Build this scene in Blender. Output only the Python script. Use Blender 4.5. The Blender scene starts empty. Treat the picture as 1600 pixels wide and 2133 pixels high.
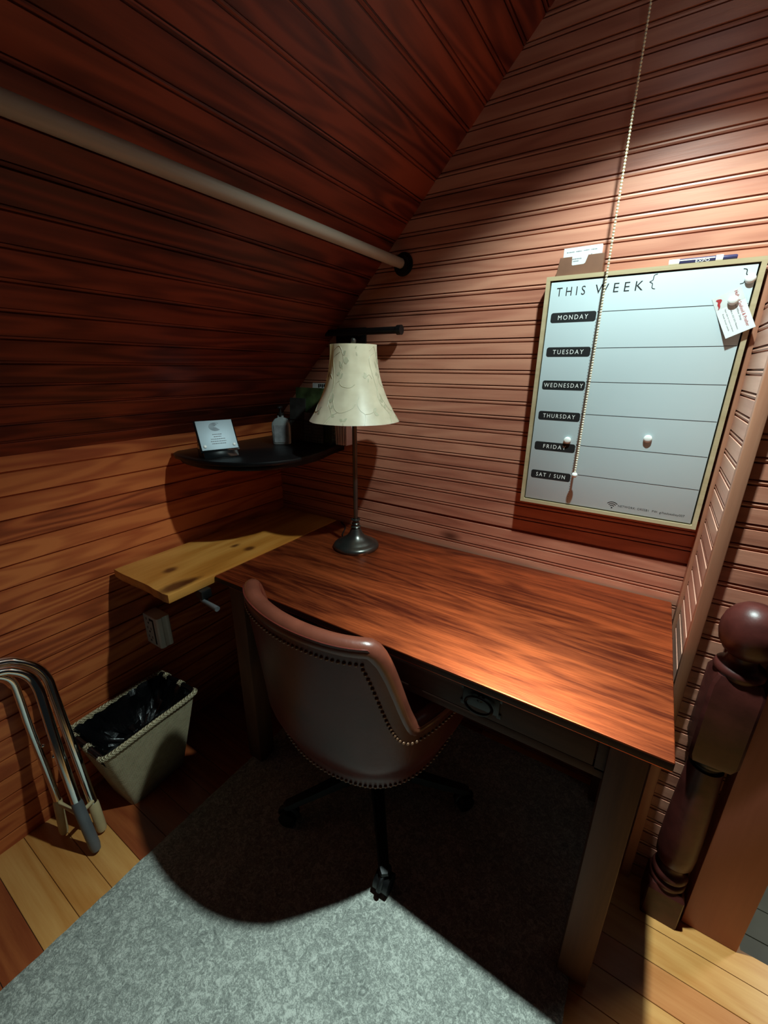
import bpy, bmesh, math, random
from mathutils import Vector, Matrix
random.seed(7)
R = math.radians
scene = bpy.context.scene
COL = scene.collection

# ------------------------------------------------------------------ camera
cam_d = bpy.data.cameras.new('camera')
cam_d.sensor_fit = 'HORIZONTAL'
cam_d.sensor_width = 36.0
cam_d.lens = 36.0 * 870.33 / 1600.0
cam_d.clip_start = 0.02
cam = bpy.data.objects.new('camera', cam_d)
COL.objects.link(cam)
RX = (0.8422918, 0.5389492, 0.0088444)
RY = (0.1824710, -0.2696568, -0.9455102)
RZ = (-0.5071970, 0.7980094, -0.3254723)
cam.matrix_world = Matrix(((RX[0], -RY[0], -RZ[0], 0), (RX[1], -RY[1], -RZ[1], 0), (RX[2], -RY[2], -RZ[2], 1.383), (0, 0, 0, 1)))
scene.camera = cam

# ------------------------------------------------------------------ light and exposure
world = bpy.data.worlds.new('world')
scene.world = world
world.use_nodes = True
world.node_tree.nodes['Background'].inputs[0].default_value = (0.75, 0.9, 1.0, 1)
world.node_tree.nodes['Background'].inputs[1].default_value = 0.007
LAMP = Vector((-0.05, 0.86, 2.2))
sd = bpy.data.lights.new('ceiling_bulb_light', 'SPOT')
sd.energy = 62
sd.color = (0.78, 1.0, 0.97)
sd.spot_size = R(116)
sd.spot_blend = 0.4
sd.shadow_soft_size = 0.022
so = bpy.data.objects.new('ceiling_bulb_light', sd)
so.location = LAMP
COL.objects.link(so)
s2 = bpy.data.lights.new('ceiling_bulb_beam', 'SPOT')
s2.energy = 140
s2.color = (0.78, 1.0, 0.97)
s2.spot_size = R(78)
s2.spot_blend = 1.0
s2.shadow_soft_size = 0.022
s2o = bpy.data.objects.new('ceiling_bulb_beam', s2)
s2o.location = LAMP
s2o.rotation_euler = (Vector((0.14, 0.5, 0.0)) - LAMP).to_track_quat('-Z', 'Y').to_euler()
COL.objects.link(s2o)
pd = bpy.data.lights.new('ceiling_bulb_glow', 'POINT')
pd.energy = 0.6
pd.color = (0.85, 0.97, 1.0)
pd.shadow_soft_size = 0.05
po = bpy.data.objects.new('ceiling_bulb_glow', pd)
po.location = LAMP + Vector((0, 0, -0.005))
COL.objects.link(po)
st_d = bpy.data.lights.new('unseen_stairwell_light', 'POINT')  # unseen source, added to brighten the landing; its position is inferred
st_d.energy = 18
st_d.color = (1.0, 1.0, 0.9)
st_d.shadow_soft_size = 0.1
st_o = bpy.data.objects.new('unseen_stairwell_light', st_d)
st_o.location = (1.0, 1.7, 0.9)
COL.objects.link(st_o)

vs = scene.view_settings
scene.display_settings.display_device = 'sRGB'
vs.view_transform = 'Standard'
vs.look = 'None'
vs.gamma = 1.0
vs.use_curve_mapping = False
vs.exposure = 0.0

# ------------------------------------------------------------------ materials
def lin(c):
    o = []
    for v in c:
        v = v / 255.0
        o.append(v / 12.92 if v <= 0.04045 else ((v + 0.055) / 1.055) ** 2.4)
    return (o[0], o[1], o[2], 1.0)

def new_mat(name):
    m = bpy.data.materials.new(name)
    m.use_nodes = True
    nt = m.node_tree
    b = nt.nodes['Principled BSDF']
    return m, nt, b

def N(nt, t, **kw):
    n = nt.nodes.new(t)
    for k, v in kw.items():
        setattr(n, k, v)
    return n

def ramp(nt, stops):
    r = N(nt, 'ShaderNodeValToRGB')
    e = r.color_ramp.elements
    while len(e) < len(stops):
        e.new(0.5)
    for i, (p, c) in enumerate(stops):
        e[i].position = p
        e[i].color = c
    return r

def plain(name, rgb, rough=0.5, metal=0.0, var=0.12, scale=18, bump=0.0, bscale=120, spec=0.5, coat=0.0):
    m, nt, b = new_mat(name)
    tc = N(nt, 'ShaderNodeTexCoord')
    no = N(nt, 'ShaderNodeTexNoise')
    no.inputs['Scale'].default_value = scale
    no.inputs['Detail'].default_value = 5
    nt.links.new(tc.outputs['Object'], no.inputs['Vector'])
    c = lin(rgb)
    lo = tuple(max(0, v * (1 - var)) for v in c[:3]) + (1,)
    hi = tuple(min(1, v * (1 + var)) for v in c[:3]) + (1,)
    r = ramp(nt, [(0.3, lo), (0.7, hi)])
    nt.links.new(no.outputs['Fac'], r.inputs[0])
    nt.links.new(r.outputs[0], b.inputs['Base Color'])
    b.inputs['Roughness'].default_value = rough
    b.inputs['Metallic'].default_value = metal
    b.inputs['Specular IOR Level'].default_value = spec
    b.inputs['Coat Weight'].default_value = coat
    if bump:
        n2 = N(nt, 'ShaderNodeTexNoise')
        n2.inputs['Scale'].default_value = bscale
        n2.inputs['Detail'].default_value = 4
        nt.links.new(tc.outputs['Object'], n2.inputs['Vector'])
        bp = N(nt, 'ShaderNodeBump')
        bp.inputs['Strength'].default_value = bump
        bp.inputs['Distance'].default_value = 0.004
        nt.links.new(n2.outputs['Fac'], bp.inputs['Height'])
        nt.links.new(bp.outputs[0], b.inputs['Normal'])
    return m

def wood(name, dark, mid, light, grain='X', pitch=0.0, paxis='Z', poff=0.0, gscale=1.0, rough=0.45,
         boardvar=0.25, knots=0.0, coat=0.0, spec=0.5, rings=0.35, streak=0.4, metal=0.0, rscale=1.0, rfreq=62):
    """Procedural timber: fine grain along one axis, broad ring figure, knots, board to board variation."""
    m, nt, b = new_mat(name)
    L = nt.links.new
    tc = N(nt, 'ShaderNodeTexCoord')
    sep = N(nt, 'ShaderNodeSeparateXYZ')
    L(tc.outputs['Object'], sep.inputs[0])
    # board index -> random number
    rnd = None
    vec = tc.outputs['Object']
    if pitch > 0:
        a = N(nt, 'ShaderNodeMath', operation='SUBTRACT'); a.inputs[1].default_value = poff
        L(sep.outputs[paxis], a.inputs[0])
        d = N(nt, 'ShaderNodeMath', operation='DIVIDE'); d.inputs[1].default_value = pitch
        L(a.outputs[0], d.inputs[0])
        f = N(nt, 'ShaderNodeMath', operation='FLOOR'); L(d.outputs[0], f.inputs[0])
        rnd = N(nt, 'ShaderNodeTexWhiteNoise', noise_dimensions='1D'); L(f.outputs[0], rnd.inputs['W'])
        sc = N(nt, 'ShaderNodeVectorMath', operation='SCALE'); sc.inputs['Scale'].default_value = 9.0
        L(rnd.outputs['Color'], sc.inputs[0])
        ad = N(nt, 'ShaderNodeVectorMath', operation='ADD')
        L(tc.outputs['Object'], ad.inputs[0]); L(sc.outputs[0], ad.inputs[1])
        vec = ad.outputs[0]
    st = {'X': (0.06, 1, 1), 'Y': (1, 0.06, 1), 'Z': (1, 1, 0.06)}[grain]
    mp = N(nt, 'ShaderNodeMapping')
    mp.inputs['Scale'].default_value = st
    L(vec, mp.inputs['Vector'])
    n1 = N(nt, 'ShaderNodeTexNoise')            # fine grain
    n1.inputs['Scale'].default_value = 150 * gscale
    n1.inputs['Detail'].default_value = 6
    n1.inputs['Roughness'].default_value = 0.65
    L(mp.outputs[0], n1.inputs['Vector'])
    st2 = {'X': (0.12, 1, 1), 'Y': (1, 0.12, 1), 'Z': (1, 1, 0.12)}[grain]
    mp2 = N(nt, 'ShaderNodeMapping'); mp2.inputs['Scale'].default_value = st2
    L(vec, mp2.inputs['Vector'])
    n2 = N(nt, 'ShaderNodeTexNoise')            # ring figure: contour lines of a broad noise
    n2.inputs['Scale'].default_value = 7 * gscale * rscale
    n2.inputs['Detail'].default_value = 1.5
    L(mp2.outputs[0], n2.inputs['Vector'])
    mu = N(nt, 'ShaderNodeMath', operation='MULTIPLY'); mu.inputs[1].default_value = rfreq
    L(n2.outputs['Fac'], mu.inputs[0])
    si = N(nt, 'ShaderNodeMath', operation='SINE'); L(mu.outputs[0], si.inputs[0])
    r1 = N(nt, 'ShaderNodeMapRange'); r1.inputs[1].default_value = -1; r1.inputs[2].default_value = 1
    L(si.outputs[0], r1.inputs[0])
    n3 = N(nt, 'ShaderNodeTexNoise')            # blotchy stain
    n3.inputs['Scale'].default_value = 9 * gscale
    n3.inputs['Detail'].default_value = 3
    L(mp2.outputs[0], n3.inputs['Vector'])
    # combine
    m1 = N(nt, 'ShaderNodeMath', operation='MULTIPLY'); m1.inputs[1].default_value = rings; L(r1.outputs[0], m1.inputs[0])
    m2 = N(nt, 'ShaderNodeMath', operation='MULTIPLY_ADD'); m2.inputs[1].default_value = streak
    L(n1.outputs['Fac'], m2.inputs[0]); L(m1.outputs[0], m2.inputs[2])
    m3 = N(nt, 'ShaderNodeMath', operation='MULTIPLY_ADD'); m3.inputs[1].default_value = 1 - rings - streak + 0.3
    L(n3.outputs['Fac'], m3.inputs[0]); L(m2.outputs[0], m3.inputs[2])
    fac = m3.outputs[0]
    if rnd is not None:
        m4 = N(nt, 'ShaderNodeMath', operation='MULTIPLY_ADD'); m4.inputs[1].default_value = boardvar
        L(rnd.outputs['Value'], m4.inputs[0]); L(fac, m4.inputs[2])
        m5 = N(nt, 'ShaderNodeMath', operation='SUBTRACT'); m5.inputs[1].default_value = boardvar * 0.5
        L(m4.outputs[0], m5.inputs[0]); fac = m5.outputs[0]
    cr = ramp(nt, [(0.18, lin(dark)), (0.5, lin(mid)), (0.85, lin(light))])
    L(fac, cr.inputs[0])
    colour = cr.outputs[0]
    if knots > 0:
        stk = {'X': (0.45, 1, 1), 'Y': (1, 0.45, 1), 'Z': (1, 1, 0.45)}[grain]
        mk = N(nt, 'ShaderNodeMapping'); mk.inputs['Scale'].default_value = stk
        L(vec, mk.inputs['Vector'])
        vo = N(nt, 'ShaderNodeTexVoronoi'); vo.inputs['Scale'].default_value = 5.5
        L(mk.outputs[0], vo.inputs['Vector'])
        kr = ramp(nt, [(0.03, (1, 1, 1, 1)), (0.13, (0, 0, 0, 1))])
        L(vo.outputs['Distance'], kr.inputs[0])
        km = N(nt, 'ShaderNodeMath', operation='MULTIPLY'); km.inputs[1].default_value = knots
        L(kr.outputs[0], km.inputs[0])
        mx = N(nt, 'ShaderNodeMix', data_type='RGBA')
        L(km.outputs[0], mx.inputs['Factor']); L(colour, mx.inputs['A'])
        mx.inputs['B'].default_value = tuple(v * 0.45 for v in lin(dark)[:3]) + (1,)
        colour = mx.outputs['Result']
    L(colour, b.inputs['Base Color'])
    b.inputs['Roughness'].default_value = rough
    b.inputs['Specular IOR Level'].default_value = spec
    b.inputs['Metallic'].default_value = metal
    b.inputs['Coat Weight'].default_value = coat
    b.inputs['Coat Roughness'].default_value = 0.25
    bp = N(nt, 'ShaderNodeBump')
    bp.inputs['Strength'].default_value = 0.12
    bp.inputs['Distance'].default_value = 0.002
    L(n1.outputs['Fac'], bp.inputs['Height'])
    L(bp.outputs[0], b.inputs['Normal'])
    return m

M = {}
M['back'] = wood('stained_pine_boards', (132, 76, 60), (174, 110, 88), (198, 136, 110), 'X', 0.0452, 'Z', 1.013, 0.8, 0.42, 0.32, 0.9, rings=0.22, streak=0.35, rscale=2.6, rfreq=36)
M['return'] = wood('stained_pine_return', (150, 100, 84), (190, 136, 116), (214, 164, 142), 'Y', 0.0452, 'Z', 1.065, 0.8, 0.4, 0.3, 0.3, rings=0.14, streak=0.35)
M['right'] = wood('stained_pine_side', (140, 84, 66), (184, 120, 96), (208, 146, 120), 'X', 0.0452, 'Z', 1.129, 0.8, 0.42, 0.3, 0.6, rings=0.2, streak=0.35, rscale=2.6, rfreq=36)
M['knee'] = wood('orange_pine_boards', (112, 48, 24), (170, 80, 42), (204, 112, 60), 'Y', 0.0628, 'Z', 0.6755, 0.6, 0.45, 0.3, 0.35, rings=0.34, streak=0.32, rscale=3.2, rfreq=44, spec=0.35)
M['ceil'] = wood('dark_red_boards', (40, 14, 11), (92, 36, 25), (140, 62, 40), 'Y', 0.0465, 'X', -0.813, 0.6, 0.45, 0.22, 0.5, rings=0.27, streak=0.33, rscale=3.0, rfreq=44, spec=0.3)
M['trim'] = wood('trim_wood', (112, 66, 48), (158, 104, 80), (186, 132, 104), 'Z', 0, gscale=0.8, rough=0.4, rings=0.12)
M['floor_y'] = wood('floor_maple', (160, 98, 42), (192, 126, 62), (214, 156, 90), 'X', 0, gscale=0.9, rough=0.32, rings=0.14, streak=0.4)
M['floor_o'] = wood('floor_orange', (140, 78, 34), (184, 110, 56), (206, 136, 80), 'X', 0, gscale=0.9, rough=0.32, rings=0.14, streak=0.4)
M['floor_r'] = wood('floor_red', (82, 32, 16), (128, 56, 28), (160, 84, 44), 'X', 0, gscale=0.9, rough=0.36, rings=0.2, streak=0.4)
M['desk_top'] = wood('desk_top_oak', (42, 14, 9), (108, 42, 24), (224, 108, 58), 'X', 0, gscale=1.5, rough=0.38, rings=0.12, streak=0.5, spec=0.4, metal=0.72)
M['desk_body'] = wood('desk_body_oak', (40, 24, 17), (78, 48, 34), (106, 70, 48), 'Z', 0, gscale=0.8, rough=0.55, rings=0.12, spec=0.3)
M['desk_rail'] = wood('desk_rail_oak', (30, 18, 15), (54, 34, 28), (74, 50, 40), 'X', 0, gscale=0.8, rough=0.6, rings=0.12, spec=0.2)
M['ledge'] = wood('knotty_pine', (120, 66, 20), (178, 112, 44), (214, 152, 76), 'Y', 0, gscale=0.55, rough=0.4, rings=0.2, streak=0.35, knots=0.0)
M['frame'] = wood('pale_oak', (140, 122, 88), (170, 150, 114), (190, 172, 138), 'X', 0, gscale=1.2, rough=0.5, rings=0.1)
M['newel'] = plain('worn_mahogany', (68, 29, 25), 0.38, var=0.5, scale=16, bump=0.15, bscale=45, spec=0.35)
M['post'] = wood('red_post', (112, 52, 42), (142, 72, 58), (160, 88, 72), 'Z', 0, gscale=0.6, rough=0.45, rings=0.08)
M['rod'] = wood('birch_rod', (116, 106, 92), (146, 134, 118), (166, 154, 138), 'Y', 0, gscale=0.8, rough=0.45, rings=0.06)
M['black'] = plain('black_metal', (18, 18, 20), 0.4, 0.3)
M['black_wood'] = plain('black_lacquer', (14, 13, 14), 0.4, 0.0, spec=0.25)
M['plastic_black'] = plain('black_plastic', (14, 14, 15), 0.45)
M['bag'] = plain('bin_bag', (10, 10, 12), 0.22, bump=0.5, bscale=40)
M['leather'] = plain('brown_leather', (86, 32, 24), 0.38, var=0.3, scale=9, bump=0.10, bscale=90, spec=0.4, coat=0.0)
M['leather_rim'] = plain('brown_leather_rim', (104, 54, 40), 0.32, var=0.25, scale=12, bump=0.08, bscale=90, spec=0.6, coat=0.1)
M['nail'] = plain('antique_nails', (118, 84, 62), 0.3, 0.35)
M['chrome'] = plain('chrome', (225, 228, 226), 0.12, 1.0, var=0.03)
M['cream_plastic'] = plain('cream_plastic', (196, 172, 128), 0.5)
M['grey_rubber'] = plain('grey_rubber', (96, 98, 100), 0.4)
M['board'] = plain('white_laminate', (192, 205, 208), 0.28, var=0.02, scale=4)
M['ink'] = plain('black_ink', (18, 18, 20), 0.6)
M['ink_red'] = plain('red_ink', (170, 40, 44), 0.6)
M['ink_grey'] = plain('grey_ink', (120, 120, 126), 0.6)
M['white'] = plain('white_plastic', (236, 236, 232), 0.35, var=0.02)
M['paper'] = plain('paper', (208, 210, 208), 0.6, var=0.03)
M['pinkpaper'] = plain('pinkish_paper', (206, 186, 190), 0.6, var=0.05)
M['greenpaper'] = plain('green_cover', (64, 82, 48), 0.5, var=0.7, scale=22)
M['greypaper'] = plain('grey_leaflet', (120, 120, 122), 0.6, var=0.3, scale=40)
M['navy'] = plain('navy_marker', (44, 42, 86), 0.4)
M['brown'] = plain('brown_card_holder', (116, 78, 58), 0.5, var=0.15)
M['steel'] = plain('brushed_plate', (170, 184, 192), 0.55, 0.3, var=0.06, scale=8)
M['acrylic'] = plain('black_acrylic', (14, 16, 18), 0.12)
M['lamp_metal'] = plain('pewter_bronze', (92, 92, 88), 0.28, 0.85, var=0.25, scale=14)
M['outlet'] = plain('outlet_plastic', (196, 194, 188), 0.4, var=0.03)
M['dark_slot'] = plain('slot_black', (20, 20, 20), 0.7)
M['gold'] = plain('brass_beads', (240, 232, 202), 0.25, 0.35, var=0.05)
M['landing'] = plain('grey_green_paint', (104, 108, 94), 0.5, var=0.15, scale=10)

def mat_rug():
    m, nt, b = new_mat('heather_rug')
    L = nt.links.new
    tc = N(nt, 'ShaderNodeTexCoord')
    n1 = N(nt, 'ShaderNodeTexNoise'); n1.inputs['Scale'].default_value = 70; n1.inputs['Detail'].default_value = 6; n1.inputs['Roughness'].default_value = 0.7
    n1.inputs['Distortion'].default_value = 1.2
    n2 = N(nt, 'ShaderNodeTexNoise'); n2.inputs['Scale'].default_value = 420; n2.inputs['Detail'].default_value = 2
    n3 = N(nt, 'ShaderNodeTexNoise'); n3.inputs['Scale'].default_value = 5; n3.inputs['Detail'].default_value = 3
    for n in (n1, n2, n3):
        L(tc.outputs['Object'], n.inputs['Vector'])
    a = N(nt, 'ShaderNodeMath', operation='MULTIPLY_ADD'); a.inputs[1].default_value = 0.5
    L(n2.outputs['Fac'], a.inputs[0]); L(n1.outputs['Fac'], a.inputs[2])
    a2 = N(nt, 'ShaderNodeMath', operation='MULTIPLY_ADD'); a2.inputs[1].default_value = 0.22
    L(n3.outputs['Fac'], a2.inputs[0]); L(a.outputs[0], a2.inputs[2])
    cr = ramp(nt, [(0.62, lin((112, 115, 110))), (0.86, lin((158, 161, 153))), (1.0, lin((204, 206, 196)))])
    L(a2.outputs[0], cr.inputs[0])
    L(cr.outputs[0], b.inputs['Base Color'])
    b.inputs['Roughness'].default_value = 0.95
    b.inputs['Specular IOR Level'].default_value = 0.1
    bp = N(nt, 'ShaderNodeBump'); bp.inputs['Strength'].default_value = 0.6; bp.inputs['Distance'].default_value = 0.006
    L(a.outputs[0], bp.inputs['Height']); L(bp.outputs[0], b.inputs['Normal'])
    return m
M['rug'] = mat_rug()

def mat_basket():
    m, nt, b = new_mat('woven_seagrass')
    L = nt.links.new
    tc = N(nt, 'ShaderNodeTexCoord')
    sx = N(nt, 'ShaderNodeSeparateXYZ'); L(tc.outputs['Object'], sx.inputs[0])
    ad = N(nt, 'ShaderNodeMath', operation='ADD'); L(sx.outputs['X'], ad.inputs[0]); L(sx.outputs['Y'], ad.inputs[1])
    wv = N(nt, 'ShaderNodeTexNoise'); wv.inputs['Scale'].default_value = 25; L(tc.outputs['Object'], wv.inputs['Vector'])
    wz = N(nt, 'ShaderNodeMath', operation='MULTIPLY_ADD'); wz.inputs[1].default_value = 0.006; L(wv.outputs['Fac'], wz.inputs[0]); L(sx.outputs['Z'], wz.inputs[2])
    mu = N(nt, 'ShaderNodeMath', operation='MULTIPLY'); mu.inputs[1].default_value = 560; L(ad.outputs[0], mu.inputs[0])
    mz = N(nt, 'ShaderNodeMath', operation='MULTIPLY'); mz.inputs[1].default_value = 1050; L(wz.outputs[0], mz.inputs[0])
    si = N(nt, 'ShaderNodeMath', operation='SINE'); L(mu.outputs[0], si.inputs[0])
    sz = N(nt, 'ShaderNodeMath', operation='SINE'); L(mz.outputs[0], sz.inputs[0])
    c = N(nt, 'ShaderNodeMath', operation='MULTIPLY'); L(si.outputs[0], c.inputs[0]); L(sz.outputs[0], c.inputs[1])
    no = N(nt, 'ShaderNodeTexNoise'); no.inputs['Scale'].default_value = 60; L(tc.outputs['Object'], no.inputs['Vector'])
    c2 = N(nt, 'ShaderNodeMath', operation='MULTIPLY_ADD'); c2.inputs[1].default_value = 0.6
    L(no.outputs['Fac'], c2.inputs[0]); L(c.outputs[0], c2.inputs[2])
    cr = ramp(nt, [(0.0, lin((140, 122, 90))), (0.35, lin((214, 194, 152))), (0.9, lin((240, 226, 190)))])
    L(c2.outputs[0], cr.inputs[0]); L(cr.outputs[0], b.inputs['Base Color'])
    b.inputs['Roughness'].default_value = 0.7
    bp = N(nt, 'ShaderNodeBump'); bp.inputs['Strength'].default_value = 0.8; bp.inputs['Distance'].default_value = 0.004
    L(c.outputs[0], bp.inputs['Height']); L(bp.outputs[0], b.inputs['Normal'])
    return m
M['basket'] = mat_basket()

def mat_shade():
    m, nt, b = new_mat('cream_satin_shade')
    L = nt.links.new
    tc = N(nt, 'ShaderNodeTexCoord')
    no = N(nt, 'ShaderNodeTexNoise'); no.inputs['Scale'].default_value = 30; L(tc.outputs['Object'], no.inputs['Vector'])
    cr = ramp(nt, [(0.3, lin((236, 226, 200))), (0.7, lin((248, 240, 216)))])
    L(no.outputs['Fac'], cr.inputs[0]); L(cr.outputs[0], b.inputs['Base Color'])
    b.inputs['Roughness'].default_value = 0.38
    b.inputs['Sheen Weight'].default_value = 0.2
    tr = N(nt, 'ShaderNodeBsdfTranslucent'); L(cr.outputs[0], tr.inputs['Color'])
    mx = N(nt, 'ShaderNodeMixShader'); mx.inputs[0].default_value = 0.45
    L(b.outputs[0], mx.inputs[1]); L(tr.outputs[0], mx.inputs[2])
    L(mx.outputs[0], nt.nodes['Material Output'].inputs['Surface'])
    return m
M['shade'] = mat_shade()
M['embroider'] = plain('satin_thread', (184, 178, 150), 0.4)

def mat_glass():
    m, nt, b = new_mat('clear_bottle')
    b.inputs['Base Color'].default_value = lin((214, 222, 222))
    b.inputs['Roughness'].default_value = 0.08
    b.inputs['Transmission Weight'].default_value = 0.7
    b.inputs['IOR'].default_value = 1.4
    return m
M['glass'] = mat_glass()

# ------------------------------------------------------------------ mesh helpers
def obj(name, bm, mat, parent=None, loc=None, smooth=True, angle=35):
    me = bpy.data.meshes.new(name)
    bmesh.ops.recalc_face_normals(bm, faces=bm.faces[:])
    bm.to_mesh(me)
    bm.free()
    for mm in (mat if isinstance(mat, (list, tuple)) else [mat]):
        me.materials.append(mm)
    if smooth:
        for p in me.polygons:
            p.use_smooth = True
        me.set_sharp_from_angle(angle=R(angle))
    o = bpy.data.objects.new(name, me)
    COL.objects.link(o)
    if parent:
        o.parent = parent
    if loc:
        o.location = loc
    return o

def thing(name, label, cat, loc=(0, 0, 0), rotz=0, group=None):
    o = bpy.data.objects.new(name, None)
    o.empty_display_size = 0.05
    COL.objects.link(o)
    o.location = loc
    o.rotation_euler = (0, 0, rotz)
    o['label'] = label
    o['category'] = cat
    if group:
        o['group'] = group
    return o

def tag(o, label, cat, group=None):
    o['label'] = label
    o['category'] = cat
    if group:
        o['group'] = group
    return o

def struct(name, bm, mat, **kw):
    o = obj(name, bm, mat, **kw)
    o['kind'] = 'structure'
    return o

def box(bm, x0, x1, y0, y1, z0, z1, bev=0.0, seg=2):
    v = [bm.verts.new((x, y, z)) for z in (z0, z1) for y in (y0, y1) for x in (x0, x1)]
    f = []
    for q in ((0, 1, 3, 2), (4, 6, 7, 5), (0, 4, 5, 1), (2, 3, 7, 6), (0, 2, 6, 4), (1, 5, 7, 3)):
        f.append(bm.faces.new([v[i] for i in q]))
    if bev:
        es = set(e for ff in f for e in ff.edges)
        bmesh.ops.bevel(bm, geom=list(es), offset=bev, segments=seg, profile=0.5, affect='EDGES', clamp_overlap=True)
    return v

def bbox(x0, x1, y0, y1, z0, z1, bev=0.0, seg=2):
    bm = bmesh.new()
    box(bm, x0, x1, y0, y1, z0, z1, bev, seg)
    return bm

def lathe(bm, prof, cx=0, cy=0, seg=40, caps=True, mod=None):
    rings = []
    for r, z in prof:
        ring = []
        for i in range(seg):
            a = 2 * math.pi * i / seg
            rr = r if mod is None else r * mod(a, z)
            ring.append(bm.verts.new((cx + rr * math.cos(a), cy + rr * math.sin(a), z)))
        rings.append(ring)
    for a, b in zip(rings, rings[1:]):
        for i in range(seg):
            bm.faces.new((a[i], a[(i + 1) % seg], b[(i + 1) % seg], b[i]))
    if caps:
        bm.faces.new(rings[0][::-1])
        bm.faces.new(rings[-1])

def smooth_path(pts, n=8):
    """Catmull-Rom resample."""
    P = [Vector(p) for p in pts]
    out = []
    for i in range(len(P) - 1):
        p0 = P[max(0, i - 1)]; p1 = P[i]; p2 = P[i + 1]; p3 = P[min(len(P) - 1, i + 2)]
        for k in range(n):
            t = k / n
            out.append(0.5 * ((2 * p1) + (-p0 + p2) * t + (2 * p0 - 5 * p1 + 4 * p2 - p3) * t * t + (-p0 + 3 * p1 - 3 * p2 + p3) * t ** 3))
    out.append(P[-1])
    return out

def tube(bm, pts, r, seg=12, closed=False, caps=True):
    P = [Vector(p) for p in pts]
    n = len(P)
    rings = []
    up = None
    for i in range(n):
        if closed:
            t = (P[(i + 1) % n] - P[i - 1])
        else:
            t = P[min(n - 1, i + 1)] - P[max(0, i - 1)]
        t.normalize()
        if up is None:
            up = Vector((0, 0, 1)) if abs(t.z) < 0.9 else Vector((1, 0, 0))
            up = (up - t * up.dot(t)).normalized()
        else:
            up = (up - t * up.dot(t)).normalized()
        w = t.cross(up)
        rr = r[i] if isinstance(r, (list, tuple)) else r
        rings.append([bm.verts.new(P[i] + (up * math.cos(2 * math.pi * k / seg) + w * math.sin(2 * math.pi * k / seg)) * rr) for k in range(seg)])
    m = n if closed else n - 1
    for i in range(m):
        a = rings[i]; b = rings[(i + 1) % n]
        for k in range(seg):
            bm.faces.new((a[k], a[(k + 1) % seg], b[(k + 1) % seg], b[k]))
    if caps and not closed:
        bm.faces.new(rings[0][::-1])
        bm.faces.new(rings[-1])

def prism(bm, outline, z0, z1, axis='Z', bev=0.0):
    """Extrude a 2D outline. axis Z: (x,y); axis Y: (x,z) between y=z0,z1; axis X: (y,z)."""
    def mk(p, d):
        if axis == 'Z':
            return (p[0], p[1], d)
        if axis == 'Y':
            return (p[0], d, p[1])
        return (d, p[0], p[1])
    a = [bm.verts.new(mk(p, z0)) for p in outline]
    b = [bm.verts.new(mk(p, z1)) for p in outline]
    n = len(a)
    fs = [bm.faces.new(a[::-1]), bm.faces.new(b)]
    for i in range(n):
        bm.faces.new((a[i], a[(i + 1) % n], b[(i + 1) % n], b[i]))
    if bev:
        es = set(e for f in fs for e in f.edges)
        bmesh.ops.bevel(bm, geom=list(es), offset=bev, segments=2, profile=0.5, affect='EDGES', clamp_overlap=True)

def ball(bm, c, r, seg=16, sq=(1, 1, 1)):
    res = bmesh.ops.create_uvsphere(bm, u_segments=seg, v_segments=max(6, seg // 2), radius=r)
    for v in res['verts']:
        v.co = Vector((v.co.x * sq[0], v.co.y * sq[1], v.co.z * sq[2])) + Vector(c)

def text_bm(txt, width, height, space=1.15):
    """Lettering as a flat mesh in the XZ plane, facing -Y; origin lower left; fitted to width x height."""
    cu = bpy.data.curves.new('lettering', 'FONT')
    cu.body = txt
    cu.space_character = space
    cu.resolution_u = 3
    cu.offset = 0.0
    to = bpy.data.objects.new('lettering', cu)
    COL.objects.link(to)
    dg = bpy.context.evaluated_depsgraph_get()
    dg.update()
    me = bpy.data.meshes.new_from_object(to.evaluated_get(dg))
    bm = bmesh.new()
    bm.from_mesh(me)
    bpy.data.objects.remove(to)
    bpy.data.curves.remove(cu)
    bpy.data.meshes.remove(me)
    xs = [v.co.x for v in bm.verts]; ys = [v.co.y for v in bm.verts]
    x0, x1, y0, y1 = min(xs), max(xs), min(ys), max(ys)
    for v in bm.verts:
        v.co = Vector(((v.co.x - x0) / (x1 - x0) * width, 0, (v.co.y - y0) / max(1e-6, y1 - y0) * height))
    return bm

def bead_profile(z0, z1, zc, pitch, d=0.0075, double=True, wide=None, sc=1.0):
    pts = [(z0, 0.0)]
    k0 = math.ceil((z0 + 0.012 - zc) / pitch)
    k1 = math.floor((z1 - 0.012 - zc) / pitch)
    for k in range(k0, k1 + 1):
        c = zc + k * pitch
        if wide is not None and abs(c - wide) < pitch * 0.4:
            pts += [(c - 0.006, 0), (c - 0.0045, d * 1.6), (c + 0.003, d * 1.6), (c + 0.004, 0)]
        elif double:
            pts += [(c + sc * a, q) for a, q in ((-0.0072, 0), (-0.0068, d), (-0.0042, d), (-0.0036, 0.0014), (0, 0.0006), (0.0036, 0.0014), (0.0042, d), (0.0068, d), (0.0072, 0))]
        else:
            pts += [(c - 0.0030, 0), (c - 0.0020, d), (c + 0.0016, d), (c + 0.0028, 0)]
    pts.append((z1, 0.0))
    return pts

# ------------------------------------------------------------------ room shell
CS = 1.0204
def ceil_z(x):
    return 1.157 + CS * (x + 1.41)
def ceil_x(z):
    return (z - 1.157) / CS - 1.41

D = 1.33
# back wall: boards run along X, cut on the slope of the ceiling
bm = bmesh.new()
prev = None
for z, d in bead_profile(0.0, 2.62, 1.013, 0.0452, wide=0.8774):
    xl = -1.43 if z < 1.14 else max(-1.43, ceil_x(z) - 0.012)
    cur = (bm.verts.new((xl, D + d, z)), bm.verts.new((0.165, D + d, z)))
    if prev:
        bm.faces.new((prev[0], prev[1], cur[1], cur[0]))
    prev = cur
struct('wall_back', bm, M['back'], smooth=False)

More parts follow.
